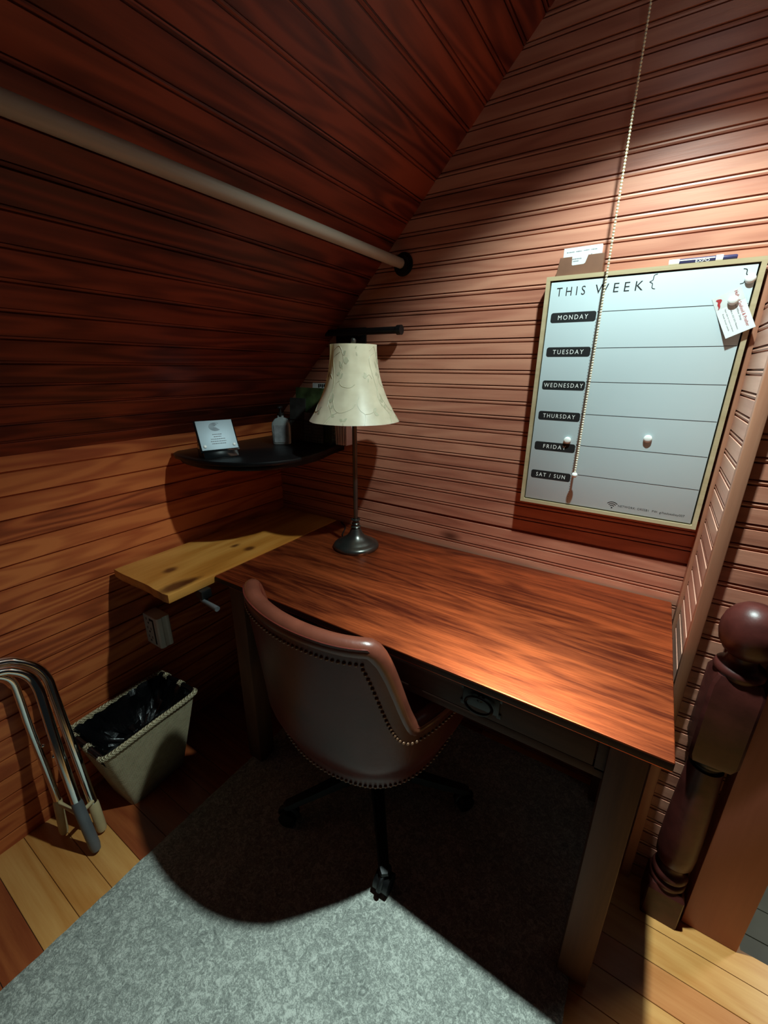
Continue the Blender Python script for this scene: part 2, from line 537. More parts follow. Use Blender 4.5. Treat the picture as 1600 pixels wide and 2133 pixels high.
# knee wall under the slope
bm = bmesh.new()
prev = None
for z, d in bead_profile(0.0, 1.162, 0.6755, 0.0628, d=0.0065, double=False):
    cur = (bm.verts.new((-1.41 - d, -0.9, z)), bm.verts.new((-1.41 - d, D + 0.012, z)))
    if prev:
        bm.faces.new((prev[0], prev[1], cur[1], cur[0]))
    prev = cur
struct('wall_left', bm, M['knee'], smooth=False)

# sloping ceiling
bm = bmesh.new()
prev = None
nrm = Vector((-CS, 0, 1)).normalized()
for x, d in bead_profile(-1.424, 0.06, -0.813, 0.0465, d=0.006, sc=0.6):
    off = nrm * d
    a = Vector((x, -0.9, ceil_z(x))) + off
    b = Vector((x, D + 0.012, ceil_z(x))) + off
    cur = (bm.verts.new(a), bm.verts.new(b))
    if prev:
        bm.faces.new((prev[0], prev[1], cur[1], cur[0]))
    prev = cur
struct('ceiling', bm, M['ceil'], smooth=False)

# return wall and the wall on the right that stands nearer
bm = bmesh.new()
prev = None
for z, d in bead_profile(0.0, 2.62, 1.065, 0.0452):
    cur = (bm.verts.new((0.155 + d, 1.065, z)), bm.verts.new((0.155 + d, D + 0.006, z)))
    if prev:
        bm.faces.new((prev[0], prev[1], cur[1], cur[0]))
    prev = cur
struct('wall_return', bm, M['return'], smooth=False)
bm = bmesh.new()
prev = None
for z, d in bead_profile(0.0, 2.3, 1.129, 0.0452):
    cur = (bm.verts.new((0.165, 1.075 + d, z)), bm.verts.new((0.40, 1.075 + d, z)))
    if prev:
        bm.faces.new((prev[0], prev[1], cur[1], cur[0]))
    prev = cur
struct('wall_right', bm, M['right'], smooth=False)
struct('trim_1', bbox(0.146, 0.1555, 1.296, 1.3295, 0.0, 2.6, 0.0015), M['trim'])
struct('trim_2', bbox(0.153, 0.1755, 1.056, 1.078, 0.0, 2.6, 0.002), M['trim'])

# floor of narrow boards along X
PF = 0.0802
bm = bmesh.new()
rf = random.Random(3)
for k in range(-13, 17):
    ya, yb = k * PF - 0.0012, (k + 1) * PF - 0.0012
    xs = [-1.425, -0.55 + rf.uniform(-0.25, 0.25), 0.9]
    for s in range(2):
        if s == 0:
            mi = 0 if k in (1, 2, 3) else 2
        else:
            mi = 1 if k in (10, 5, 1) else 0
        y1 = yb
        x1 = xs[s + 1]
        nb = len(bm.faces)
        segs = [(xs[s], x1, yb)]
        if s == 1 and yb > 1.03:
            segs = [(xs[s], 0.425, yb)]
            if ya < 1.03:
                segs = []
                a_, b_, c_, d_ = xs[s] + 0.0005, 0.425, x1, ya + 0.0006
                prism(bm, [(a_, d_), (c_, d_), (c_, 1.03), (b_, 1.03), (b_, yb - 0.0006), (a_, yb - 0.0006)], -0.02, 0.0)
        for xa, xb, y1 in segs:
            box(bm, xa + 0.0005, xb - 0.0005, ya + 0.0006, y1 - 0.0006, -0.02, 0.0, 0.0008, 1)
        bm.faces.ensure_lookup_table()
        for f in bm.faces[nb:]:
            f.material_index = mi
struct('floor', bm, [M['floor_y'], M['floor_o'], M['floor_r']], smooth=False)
# landing below the floor edge, right of the post
bm = bmesh.new()
for i in range(9):
    box(bm, 0.35, 1.2, 1.035 + i * 0.1, 1.1335 + i * 0.1, -0.24, -0.2, 0.001, 1)
struct('floor_landing', bm, M['landing'], smooth=False)

# ------------------------------------------------------------------ rug
bm = bmesh.new()
rx0, rx1, ry0, ry1 = -1.04, 0.070, -0.85, 1.30
nx, ny = 60, 110
rr = random.Random(5)
grid = []
for j in range(ny + 1):
    row = []
    for i in range(nx + 1):
        x = rx0 + (rx1 - rx0) * i / nx
        y = ry0 + (ry1 - ry0) * j / ny
        e = 0.0015 if i in (0, nx) or j in (0, ny) else 0
        row.append(bm.verts.new((x + (rr.uniform(-1, 1) * 0.0012 if e else 0), y, 0.0105 - e * 3 + rr.uniform(-0.0006, 0.0006))))
    grid.append(row)
for j in range(ny):
    for i in range(nx):
        bm.faces.new((grid[j][i], grid[j][i + 1], grid[j + 1][i + 1], grid[j + 1][i]))
edge = [e for e in bm.edges if e.is_boundary]
ex = bmesh.ops.extrude_edge_only(bm, edges=edge)
for v in ex['geom']:
    if isinstance(v, bmesh.types.BMVert):
        v.co.z = 0.0003
tag(obj('rug', bm, M['rug'], angle=60), 'grey-green heather rug lying on the wooden floor under the desk', 'rug')

# ------------------------------------------------------------------ desk
dk = thing('writing_desk', 'reddish brown oak writing desk against the boarded wall', 'desk', (-0.4735, 1.016, 0))
DX, DY = 0.6075, 0.307
bm = bbox(-DX, DX, -DY, DY, 0.738, 0.76, 0.003, 2)
bm.normal_update()
for f in bm.faces:
    if abs(f.normal.z) < 0.3:
        f.material_index = 1  # darker rail wood on the edge faces puts their shade into the colour
obj('desktop', bm, [M['desk_top'], M['desk_rail']], dk)
LW = 0.064
for sx in (-1, 1):
    for sy in (-1, 1):
        cx = sx * (DX - 0.062); cy = sy * (DY - 0.056)
        obj('leg', bbox(cx - LW / 2, cx + LW / 2, cy - LW / 2, cy + LW / 2, 0.0116, 0.7385, 0.003), M['desk_body'], dk)
fx = DX - 0.062 - LW / 2
yf = -DY + 0.032
# front apron as a frame round the drawer
bm = bmesh.new()
box(bm, -fx - 0.002, fx + 0.002, yf + 0.002, yf + 0.022, 0.624, 0.646, 0.001)
box(bm, -fx - 0.002, fx + 0.002, yf + 0.002, yf + 0.022, 0.728, 0.7385, 0.001)
box(bm, -fx - 0.002, -fx + 0.018, yf + 0.002, yf + 0.022, 0.640, 0.732, 0.001)
box(bm, fx - 0.018, fx + 0.002, yf + 0.002, yf + 0.022, 0.640, 0.732, 0.001)
obj('front_rail', bm, M['desk_rail'], dk)
dr = obj('drawer', bbox(-fx + 0.0205, fx - 0.0205, yf, yf + 0.02, 0.648, 0.7265, 0.002), M['desk_rail'], dk)
for s in (-1, 1):
    hx = s * 0.262 
    b2 = bmesh.new()
    box(b2, hx - 0.042, hx + 0.042, yf - 0.004, yf + 0.0002, 0.668, 0.712, 0.0015)
    # stepped corners of the plate and the round boss
    box(b2, hx - 0.047, hx - 0.036, yf - 0.003, yf + 0.0002, 0.663, 0.675, 0.001)
    box(b2, hx + 0.036, hx + 0.047, yf - 0.003, yf + 0.0002, 0.663, 0.675, 0.001)
    box(b2, hx - 0.047, hx - 0.036, yf - 0.003, yf + 0.0002, 0.705, 0.717, 0.001)
    box(b2, hx + 0.036, hx + 0.047, yf - 0.003, yf + 0.0002, 0.705, 0.717, 0.001)
    ball(b2, (hx, yf - 0.008, 0.700), 0.008, 12)
    ring = [(hx + 0.030 * math.cos(a), yf - 0.012 - 0.006 * (1 - math.sin(a)), 0.689 + 0.015 * math.sin(a)) for a in [2 * math.pi * i / 28 for i in range(28)]]
    tube(b2, ring, 0.0036, 8, closed=True)
    obj('drawer_pull', b2, M['black'], dr)
# side and back rails
for sx in (-1, 1):
    x = sx * (DX - 0.062)
    obj('side_rail', bbox(x - 0.011, x + 0.011, -DY + 0.086, DY - 0.086, 0.63, 0.7385, 0.001), M['desk_rail'], dk)
obj('back_rail', bbox(-fx - 0.002, fx + 0.002, DY - 0.067, DY - 0.045, 0.63, 0.7385, 0.001), M['desk_rail'], dk)

# ------------------------------------------------------------------ knotty ledge board beside the desk
LX0, LX1, LY0, LY1 = -1.385, -1.0835, 0.556, 1.322
def mat_ledge_knots():
    m = M['ledge']
    nt = m.node_tree
    L = nt.links.new
    b = nt.nodes['Principled BSDF']
    src = b.inputs['Base Color'].links[0].from_socket
    tc = N(nt, 'ShaderNodeTexCoord')
    col = src
    for (kx, ky, r, sx) in ((0.005, 0.096, 0.017, 0.75), (0.118, 0.045, 0.024, 0.45), (0.125, 0.09, 0.012, 0.3), (0.018, 0.34, 0.012, 0.6), (0.082, 0.352, 0.017, 0.8)):
        mp = N(nt, 'ShaderNodeMapping')
        mp.inputs['Location'].default_value = (-kx, -ky * sx, 0)
        mp.inputs['Scale'].default_value = (1, sx, 0)
        L(tc.outputs['Object'], mp.inputs['Vector'])
        no = N(nt, 'ShaderNodeTexNoise'); no.inputs['Scale'].default_value = 45
        L(tc.outputs['Object'], no.inputs['Vector'])
        ln = N(nt, 'ShaderNodeVectorMath', operation='LENGTH'); L(mp.outputs[0], ln.inputs[0])
        ad = N(nt, 'ShaderNodeMath', operation='MULTIPLY_ADD'); ad.inputs[1].default_value = 0.007
        L(no.outputs['Fac'], ad.inputs[0]); L(ln.outputs['Value'], ad.inputs[2])
        kr = ramp(nt, [(r * 0.75, (0.9, 0.9, 0.9, 1)), (r * 1.5, (0, 0, 0, 1))])
        L(ad.outputs[0], kr.inputs[0])
        mx = N(nt, 'ShaderNodeMix', data_type='RGBA')
        L(kr.outputs[0], mx.inputs['Factor']); L(col, mx.inputs['A'])
        mx.inputs['B'].default_value = lin((74, 34, 12))
        col = mx.outputs['Result']
    L(col, b.inputs['Base Color'])
mat_ledge_knots()
bm = bmesh.new()
w = (LX1 - LX0)
outline = []
for i in range(13):            # rough sawn near end
    outline.append((-w / 2 + w * i / 12, (0.0 if i in (0, 12) else random.uniform(-0.0025, 0.002)) + (0.004 if 5 < i < 9 else 0)))
outline += [(w / 2, LY1 - LY0), (-w / 2, LY1 - LY0)]
prism(bm, outline, -0.027, 0.0, 'Z', 0.002)
tag(obj('ledge_board', bm, M['ledge'], loc=((LX0 + LX1) / 2, LY0, 0.762)), 'rough knotty yellow pine board wedged between desk and left wall', 'board')

cl = thing('clamp', 'dark clamp with pale grey lever under the pine board edge', 'clamp', (-1.070, 0.665, 0.735))
bm = bmesh.new()
box(bm, -0.030, 0.004, -0.018, 0.018, -0.030, -0.0005, 0.004)
tube(bm, [(-0.012, 0, -0.028), (-0.012, 0, -0.046)], 0.010, 14)
obj('jaw', bm, M['plastic_black'], cl)
bm = bmesh.new()
tube(bm, smooth_path([(-0.010, -0.012, -0.034), (0.03, -0.014, -0.034), (0.072, -0.016, -0.036)], 6), [0.0055 + 0.003 * (i / 12) for i in range(13)], 12)
obj('lever', bm, M['grey_rubber'], cl)['label'] = 'pale grey lever'

# ------------------------------------------------------------------ office chair
CH = thing('office_chair', 'brown leather barrel-back swivel chair with nailhead trim', 'chair', (-0.585, 0.885, 0.0112), R(-6))
TH = R(128)
def sstep(a, b, x):
    t = min(1, max(0, (x - a) / (b - a)))
    return t * t * (3 - 2 * t)
def top_h(th):
    a = abs(th)
    h = 0.842 - 0.006 * (a / R(35)) ** 2 if a < R(35) else 0.836
    arm = 0.575 - 0.02 * sstep(R(70), R(128), a)
    return h + (arm - h) * sstep(R(36), R(57), a)
def bot_h(th):
    a = abs(th)
    return 0.366 + 0.045 * sstep(R(60), R(128), a)
def rad(th, z):
    a = abs(th)
    rear_lo, rear_hi = 0.305, 0.352
    side = 0.288
    t = min(1, max(0, (z - 0.38) / 0.46))
    rear = rear_lo + (rear_hi - rear_lo) * t ** 1.2
    wgt = sstep(R(20), R(95), a)
    r = rear * (1 - wgt) + side * wgt
    # softened square corners where back meets sides
    r += 0.018 * math.exp(-((a - R(45)) / R(22)) ** 2)
    # tucked under at the bottom
    r -= 0.030 * (1 - sstep(0.385, 0.47, z))
    return r
def sp(th, z, off=0.0):
    r = rad(th, z) + off
    return Vector((r * math.sin(th), -r * math.cos(th), z))
NT, NZ = 84, 22
def shell(off0, off1, zlo=0.0, zcut=0.0):
    bm = bmesh.new()
    def grid(off):
        g = []
        for i in range(NT + 1):
            th = -TH + 2 * TH * i / NT
            zb, zt = bot_h(th) + zlo, top_h(th) - zcut
            g.append([bm.verts.new(sp(th, zb + (zt - zb) * j / NZ, off)) for j in range(NZ + 1)])
        return g
    A, B = grid(off0), grid(off1)
    for i in range(NT):
        for j in range(NZ):
            bm.faces.new((A[i][j], A[i + 1][j], A[i + 1][j + 1], A[i][j + 1]))
            bm.faces.new((B[i][j], B[i][j + 1], B[i + 1][j + 1], B[i + 1][j]))
        bm.faces.new((A[i][NZ], A[i + 1][NZ], B[i + 1][NZ], B[i][NZ]))
        bm.faces.new((A[i][0], B[i][0], B[i + 1][0], A[i + 1][0]))
    for i in (0, NT):
        for j in range(NZ):
            bm.faces.new((A[i][j], A[i][j + 1], B[i][j + 1], B[i][j]))
    return bm
bk = obj('backrest', shell(0.0, -0.042), M['leather'], CH, angle=50)
# rolled padded rim following the top edge
bm = bmesh.new()
path = [sp(-TH + 2 * TH * i / 160, top_h(-TH + 2 * TH * i / 160) - 0.012, -0.021) for i in range(161)]
path = [path[0] + Vector((0, 0, -0.10))] + path + [path[-1] + Vector((0, 0, -0.10))]
tube(bm, path, 0.0228, 16)
obj('rolled_rim', bm, M['leather_rim'], bk, angle=60)
def nails(name, zfun, inset, step):
    bm = bmesh.new()
    last = None
    e = 1e-3
    for i in range(1600):
        th = -TH + 2 * TH * i / 1599
        h = zfun(th)
        ds = 2 * e * rad(th, h)
        dh = zfun(th + e) - zfun(th - e)
        n = math.hypot(ds, dh)
        z = h - inset * ds / n
        t2 = th + inset * dh / n / rad(th, z)
        p = sp(t2, z, 0.0006)
        if last is None or (p - last).length >= step:
            last = p
            res = bmesh.ops.create_icosphere(bm, subdivisions=2, radius=0.0045)
            for v in res['verts']:
                v.co += p
    return obj(name, bm, M['nail'], bk)
nails('nailhead_trim', top_h, 0.040, 0.0125)
nails('nailhead_trim', lambda th: bot_h(th) + 0.006, 0.0, 0.0125)
# seat cushion
bm = bmesh.new()
def seat_ring(sc, z):
    ring = []
    for i in range(48):
        a = 2 * math.pi * i / 48
        x, y = math.sin(a), -math.cos(a)
        e = 0.8
        X = math.copysign(abs(x) ** e, x) * 0.242 * sc
        Y = math.copysign(abs(y) ** e, y) * 0.262 * sc
        ring.append(bm.verts.new((X, Y + 0.012, z)))
    return ring
rg = [seat_ring(0.90, 0.372), seat_ring(0.97, 0.385), seat_ring(1.0, 0.42), seat_ring(1.0, 0.455), seat_ring(0.96, 0.478), seat_ring(0.8, 0.490), seat_ring(0.4, 0.497)]
for a, b in zip(rg, rg[1:]):
    for i in range(48):
        bm.faces.new((a[i], a[(i + 1) % 48], b[(i + 1) % 48], b[i]))
bm.faces.new(rg[0][::-1]); bm.faces.new(rg[-1])
obj('seat', bm, M['leather'], CH, angle=60)
# mechanism, gas column and five star base
bm = bmesh.new()
box(bm, -0.09, 0.09, -0.1, 0.1, 0.345, 0.373, 0.008)
tube(bm, [(0.05, 0.02, 0.35), (0.16, 0.03, 0.35), (0.235, 0.035, 0.347)], 0.006, 10)
obj('tilt_mechanism', bm, M['black'], CH)
bm = bmesh.new()
lathe(bm, [(0.026, 0.11), (0.026, 0.23), (0.019, 0.232), (0.019, 0.347)], seg=24)
obj('gas_column', bm, M['black'], CH)
bm = bmesh.new()
lathe(bm, [(0.030, 0.075), (0.040, 0.08), (0.040, 0.115), (0.030, 0.125)], seg=28)
base = obj('star_base', bm, M['plastic_black'], CH)
A0 = R(-52) + R(6)
for k in range(5):
    a = A0 + k * 2 * math.pi / 5
    u = Vector((math.cos(a), math.sin(a), 0)); n = Vector((-u.y, u.x, 0))
    b2 = bmesh.new()
    secs = []
    for t, w, zt, zb in ((0.03, 0.024, 0.112, 0.078), (0.12, 0.020, 0.104, 0.078), (0.22, 0.017, 0.090, 0.070), (0.300, 0.015, 0.082, 0.064), (0.312, 0.010, 0.078, 0.066)):
        secs.append([b2.verts.new(u * t + n * w * s + Vector((0, 0, z))) for s, z in ((-1, zb), (1, zb), (0.8, zt), (-0.8, zt))])
    for p, q in zip(secs, secs[1:]):
        for i in range(4):
            b2.faces.new((p[i], p[(i + 1) % 4], q[(i + 1) % 4], q[i]))
    b2.faces.new(secs[0][::-1]); b2.faces.new(secs[-1])
    sp_ = obj('spoke', b2, M['plastic_black'], base)
    b3 = bmesh.new()
    c = u * 0.298
    tilt = a + R(35 * (1 if k % 2 else -1))
    d = Vector((math.cos(tilt), math.sin(tilt), 0))
    side = Vector((-d.y, d.x, 0))
    for s in (-1, 1):
        cc = c + side * 0.013 * s + Vector((0, 0, 0.0275))
        tube(b3, [cc - side * 0.009, cc + side * 0.009], 0.027, 20)
    tube(b3, [c + Vector((0, 0, 0.03)), c + Vector((0, 0, 0.072))], 0.007, 10)
    # hood over the twin wheels
    hood = [c + d * 0.030 * math.cos(t) + Vector((0, 0, 0.030 + 0.030 * math.sin(t))) for t in [math.pi * i / 8 for i in range(9)]]
    tube(b3, hood, 0.0075, 8)
    obj('caster', b3, M['plastic_black'], CH)

# ------------------------------------------------------------------ table lamp
LP = thing('table_lamp', 'slim bronze table lamp with cream bell shade on the desk', 'lamp', (-0.845, 1.14, 0.76))
bm = bmesh.new()
lathe(bm, [(r * (1.22 if z < 0.035 else 1.2), z * 1.38 if z < 0.05 else z + 0.019) for r, z in [(0.0, 0.0), (0.066, 0.0), (0.0685, 0.004), (0.0675, 0.009), (0.062, 0.013), (0.056, 0.0155), (0.053, 0.0165), (0.050, 0.019), (0.040, 0.024), (0.028, 0.031), (0.0205, 0.040), (0.0155, 0.050), (0.0125, 0.056), (0.0135, 0.058), (0.0155, 0.061), (0.0135, 0.064), (0.0105, 0.066), (0.0105, 0.070), (0.0125, 0.073), (0.0105, 0.076), (0.009, 0.079), (0.0095, 0.083), (0.0145, 0.087), (0.0135, 0.090), (0.008, 0.092)]], seg=48, caps=False)
obj('lamp_base', bm, M['lamp_metal'], LP, angle=50)
bm = bmesh.new()
lathe(bm, [(0.0072, 0.108), (0.0080, 0.2), (0.0080, 0.44), (0.011, 0.445), (0.011, 0.452), (0.017, 0.456), (0.017, 0.50), (0.006, 0.502)], seg=20)
obj('lamp_pole', bm, M['lamp_metal'], LP)
S0, S1 = 0.458, 0.692
def shade_r(z):
    t = (z - S0) / (S1 - S0)
    return 0.0735 + 0.0745 * (1 - t) ** 2.1
def lobes(a, z):
    t = (z - S0) / (S1 - S0)
    return 1 + 0.014 * abs(math.cos(4 * (a + 0.35))) ** 6
bm = bmesh.new()
zs = [S0 + (S1 - S0) * i / 30 for i in range(31)]
lathe(bm, [(shade_r(z), z) for z in zs] + [(shade_r(z) - 0.0022, z) for z in reversed(zs)], seg=112, caps=False, mod=lobes)
sh = obj('lamp_shade', bm, M['shade'], LP, angle=70)
# trailing vines stitched on the shade
bm = bmesh.new()
def sh_pt(a, t, off=0.0006):
    z = S0 + (S1 - S0) * t
    r = shade_r(z) * lobes(a, z) + off
    return Vector((r * math.cos(a), r * math.sin(a), z))
def vine(pts, r=0.0007):
    P = smooth_path([(a, t, 0) for a, t in pts], 8)
    tube(bm, [sh_pt(p.x, p.y, 0.0002) for p in P], r, 5)
def leaf(a, t, da, dt, w=0.10):
    pa = Vector((a, t, 0)); d = Vector((da, dt, 0)); n = Vector((-dt * 0.55, da * 0.18, 0))
    ring = []
    for s, q in ((0, 0), (0.3, 0.6), (0.6, 0.7), (1, 0), (0.6, -0.7), (0.3, -0.6)):
        p = pa + d * s + Vector((-dt * 0.45, da * 0.25, 0)) * q
        ring.append(bm.verts.new(sh_pt(p.x, p.y, 0.0006)))
    bm.faces.new(ring)
FA = R(-53.5)      # the side that faces the room
for base_a in [FA + R(k) for k in (0, 92, 184, 270)]:
    def q(da, t):
        return (base_a + R(da), t)
    vine([q(-52, 0.92), q(-34, 0.97), q(-24, 0.82), q(-30, 0.62), q(-26, 0.49), q(-8, 0.46), q(2, 0.50)])
    vine([q(-27, 0.55), q(-38, 0.50), q(-46, 0.36), q(-44, 0.22)])
    vine([q(-36, 0.30), q(-30, 0.20), q(-20, 0.15), q(-4, 0.20), q(2, 0.26)])
    vine([q(-24, 0.15), q(-34, 0.10), q(-40, 0.01)])
    vine([q(8, 0.34), q(5, 0.26), q(9, 0.18), q(15, 0.13), q(14, 0.05), q(12, 0.01)])
    vine([q(15, 0.135), q(22, 0.14), q(28, 0.16)])
    vine([q(58, 0.90), q(42, 0.85), q(38, 0.78), q(44, 0.62), q(48, 0.44), q(44, 0.33)])
    vine([q(40, 0.57), q(34, 0.62), q(28, 0.60)])
    vine([q(46, 0.27), q(52, 0.20), q(58, 0.12), q(54, 0.02)])
    for a, t, da, dt in ((-25, 0.86, 8, 0.05), (-24, 0.80, 14, -0.01), (-27, 0.76, 2, -0.08), (-28, 0.70, -6, 0.09), (-30, 0.64, -8, -0.02), (-29, 0.57, 6, 0.07), (28, 0.60, -6, 0.05), (28, 0.60, -9, 0.0), (31, 0.58, -2, -0.06), (-36, 0.30, -4, 0.09), (-36, 0.29, -9, 0.01), (28, 0.16, 6, 0.05), (28, 0.15, 7, -0.03), (-14, 0.05, 5, 0.04), (-14, 0.05, -5, 0.03), (-14, 0.04, 1, -0.04), (52, 0.20, 6, 0.04), (57, 0.13, 6, -0.03), (4, 0.94, 4, 0.03), (6, 0.9, 3, -0.05)):
        leaf(base_a + R(a), t, R(da), dt)
obj('vine_embroidery', bm, M['embroider'], sh)['label'] = 'grey-green vine stitching'
bm = bmesh.new()
for k in range(3):
    a = 2 * math.pi * k / 3 + 0.4
    tube(bm, [(0, 0, 0.688), (0.0735 * math.cos(a), 0.0735 * math.sin(a), 0.688)], 0.0012, 6)
tube(bm, [(0, 0, 0.50), (0.045, 0, 0.54), (0.05, 0, 0.60), (0.03, 0, 0.66), (0, 0, 0.688)], 0.0014, 6)
obj('shade_harp', bm, M['lamp_metal'], LP)
bm = bmesh.new()
lathe(bm, [(0.004, 0.686), (0.004, 0.694), (0.0075, 0.697), (0.009, 0.703), (0.0075, 0.709), (0.003, 0.712)], seg=20)
obj('finial', bm, M['lamp_metal'], LP)
bm = bmesh.new()
tube(bm, smooth_path([(-0.074, 0.02, 0.004), (-0.11, 0.06, 0.004), (-0.15, 0.13, 0.004), (-0.20, 0.165, 0.004)], 8), 0.0028, 8)
obj('power_cord', bm, M['plastic_black'], LP)

# ------------------------------------------------------------------ corner shelf and what stands on it
cs = thing('corner_shelf', 'black bow-fronted corner shelf under the sloping ceiling', 'shelf', (-1.2, 1.1, 1.068))
out = [(-1.4095, 1.3295), (-1.4095, 0.845), (-1.385, 0.815), (-1.345, 0.797), (-1.28, 0.787), (-1.21, 0.789), (-1.14, 0.803), (-1.08, 0.83), (-1.03, 0.868), (-0.992, 0.92), (-0.972, 0.98), (-0.968, 1.05), (-0.978, 1.12), (-1.0, 1.20), (-1.02, 1.27), (-1.028, 1.3295)]
cx, cy = -1.2, 1.1
def ins(k):
    return [(max(-1.4095, cx + (x - cx) * k) - cx if x > -1.409 else x - cx, (cy + (y - cy) * k) - cy if y < 1.329 else y - cy) for x, y in out]
bm = bmesh.new()
prism(bm, ins(1.0), 0.018, 0.032, 'Z', 0.004)
obj('shelf_top', bm, M['black_wood'], cs)
bm = bmesh.new()
prism(bm, ins(0.94), 0.0, 0.0185, 'Z', 0.004)
obj('edge_moulding', bm, M['black_wood'], cs)
SZ = 1.1005

pl = thing('award_plaque', 'silver plaque with two screw heads on a black wedge stand', 'plaque', (-1.215, 0.875, SZ), math.atan2(0.937, 0.35))
# local x runs along the bottom edge, local -y faces the room
tl = R(30)
Mt = Matrix.Translation((0, -0.012, 0.012)) @ Matrix.Rotation(-tl, 4, 'X')
bm = bmesh.new()
prism(bm, [(-0.034, 0.0), (0.046, 0.0), (0.046, 0.012), (0.028, 0.094), (0.018, 0.094), (-0.030, 0.012)], -0.056, 0.056, 'X', 0.002)
obj('stand', bm, M['acrylic'], pl)
bm = bmesh.new()
box(bm, -0.063, 0.063, -0.0165, -0.012, -0.002, 0.108, 0.001)
bm.transform(Mt)
obj('backing_panel', bm, M['acrylic'], pl)
bm = bmesh.new()
box(bm, -0.0585, 0.0585, -0.020, -0.0167, 0.004, 0.106, 0.0008)
bm.transform(Mt)
plate = obj('metal_plate', bm, M['steel'], pl)
for s in (-1, 1):
    bm = bmesh.new()
    ball(bm, (s * 0.047, -0.021, 0.017), 0.0055, 12, (1, 0.5, 1))
    bm.transform(Mt)
    obj('screw_head', bm, M['white'], pl)
bm = bmesh.new()
rng = random.Random(4)
for k in range(7):
    r = 0.004 + 0.0026 * k
    arc = [Vector((r * math.cos(t), -0.0203, 0.083 + r * 0.72 * math.sin(t))) for t in [math.pi * 2 * i / 22 for i in range(3 + k % 3, 20)]]
    tube(bm, arc, 0.0005, 4)
bm.transform(Mt)
obj('crest', bm, M['ink_grey'], plate)
bm = bmesh.new()
for i, (wd, z) in enumerate(((0.03, 0.055), (0.024, 0.047), (0.045, 0.039), (0.05, 0.031), (0.046, 0.023))):
    x = -wd / 2
    while x < wd / 2:
        l = rng.uniform(0.002, 0.006)
        box(bm, x, min(wd / 2, x + l), -0.0203, -0.0199, z, z + 0.0028)
        x += l + 0.0012
bm.transform(Mt)
obj('engraved_lines', bm, M['ink_grey'], plate)

bt = thing('pump_bottle', 'small clear square bottle with black pump on the corner shelf', 'bottle', (-1.215, 1.165, SZ), R(38))
bm = bmesh.new()
def sq_ring(bm, hx, hy, z, n=32, e=0.35):
    ring = []
    for i in range(n):
        a = 2 * math.pi * i / n
        c, s = math.cos(a), math.sin(a)
        ring.append(bm.verts.new((math.copysign(abs(c) ** e, c) * hx, math.copysign(abs(s) ** e, s) * hy, z)))
    return ring
rings = [sq_ring(bm, *q) for q in ((0.033, 0.020, 0.0), (0.035, 0.022, 0.003), (0.0355, 0.022, 0.07), (0.033, 0.021, 0.082), (0.022, 0.015, 0.096), (0.012, 0.012, 0.100), (0.012, 0.012, 0.108))]
for a, b in zip(rings, rings[1:]):
    for i in range(32):
        bm.faces.new((a[i], a[(i + 1) % 32], b[(i + 1) % 32], b[i]))
bm.faces.new(rings[0][::-1]); bm.faces.new(rings[-1])
obj('bottle_body', bm, M['glass'], bt, angle=50)
bm = bmesh.new()
box(bm, -0.026, 0.026, -0.0236, -0.0228, 0.008, 0.074, 0.0003, 1)
obj('bottle_label', bm, M['greypaper'], bt)
bm = bmesh.new()
lathe(bm, [(0.013, 0.104), (0.013, 0.117), (0.005, 0.119), (0.005, 0.134), (0.010, 0.135), (0.010, 0.143)], seg=20)
box(bm, -0.006, 0.006, -0.032, 0.002, 0.135, 0.142, 0.002)
obj('pump', bm, M['plastic_black'], bt)

# wire letter tray with leaflets against the back wall
tr = thing('letter_tray', 'black wire mesh tray of leaflets at the back of corner shelf', 'tray', (-1.15, 1.275, SZ))
bm = bmesh.new()
tx, ty, tz = 0.115, 0.042, 0.085
for z in (0.003, tz):
    tube(bm, [(-tx, -ty, z), (tx, -ty, z), (tx, ty, z), (-tx, ty, z)], 0.0025, 6, closed=True)
for i in range(17):
    x = -tx + 2 * tx * i / 16
    tube(bm, [(x, -ty, 0.003), (x, -ty, tz)], 0.0009, 5)
    tube(bm, [(x, ty, 0.003), (x, ty, tz)], 0.0009, 5)
for i in range(7):
    y = -ty + 2 * ty * i / 6
    for s in (-1, 1):
        tube(bm, [(s * tx, y, 0.003), (s * tx, y, tz)], 0.0009, 5)
for i in range(1, 7):
    z = tz * i / 7
    tube(bm, [(-tx, -ty, z), (tx, -ty, z), (tx, ty, z), (-tx, ty, z)], 0.0009, 5, closed=True)
obj('mesh_frame', bm, M['black'], tr)
bm = bmesh.new()
box(bm, -tx, tx, -ty, ty, 0.0, 0.003)
obj('tray_floor', bm, M['black'], tr)
def sheet(name, label, cat, mat, x0, x1, y, z1, lean, th=0.0012, rz=0.0, group=None):
    bm = bmesh.new()
    w2 = (x1 - x0) / 2
    box(bm, -w2, w2, 0, th, 0.0, z1, 0.0002, 1)
    bm.transform(Matrix.Rotation(-lean, 4, 'X'))
    o = obj(name, bm, mat, loc=((x0 + x1) / 2, y, SZ + 0.0035))
    o.rotation_euler = (0, 0, rz)
    return tag(o, label, cat, group)
sheet('leaflet', 'large green leaflet standing in the black tray behind the lamp', 'leaflet', M['greenpaper'], -1.235, -1.045, 1.262, 0.205, R(4), 0.003)
wl = sheet('leaflet', 'leaflet with white printed top edge behind the green one', 'leaflet', M['paper'], -1.165, -1.045, 1.284, 0.222, R(4), 0.0015)
bm = bmesh.new()
for i in range(9):
    x = -0.03 + i * 0.009
    box(bm, x, x + 0.006, -0.0006, 0.0, 0.206 + 0.003 * (i % 2), 0.219)
bm.transform(Matrix.Rotation(-R(4), 4, 'X'))
obj('print', bm, M['ink'], wl)
sheet('leaflet', 'short grey leaflet at the front of the black tray', 'leaflet', M['greypaper'], -1.17, -1.075, 1.242, 0.112, R(3), 0.001)
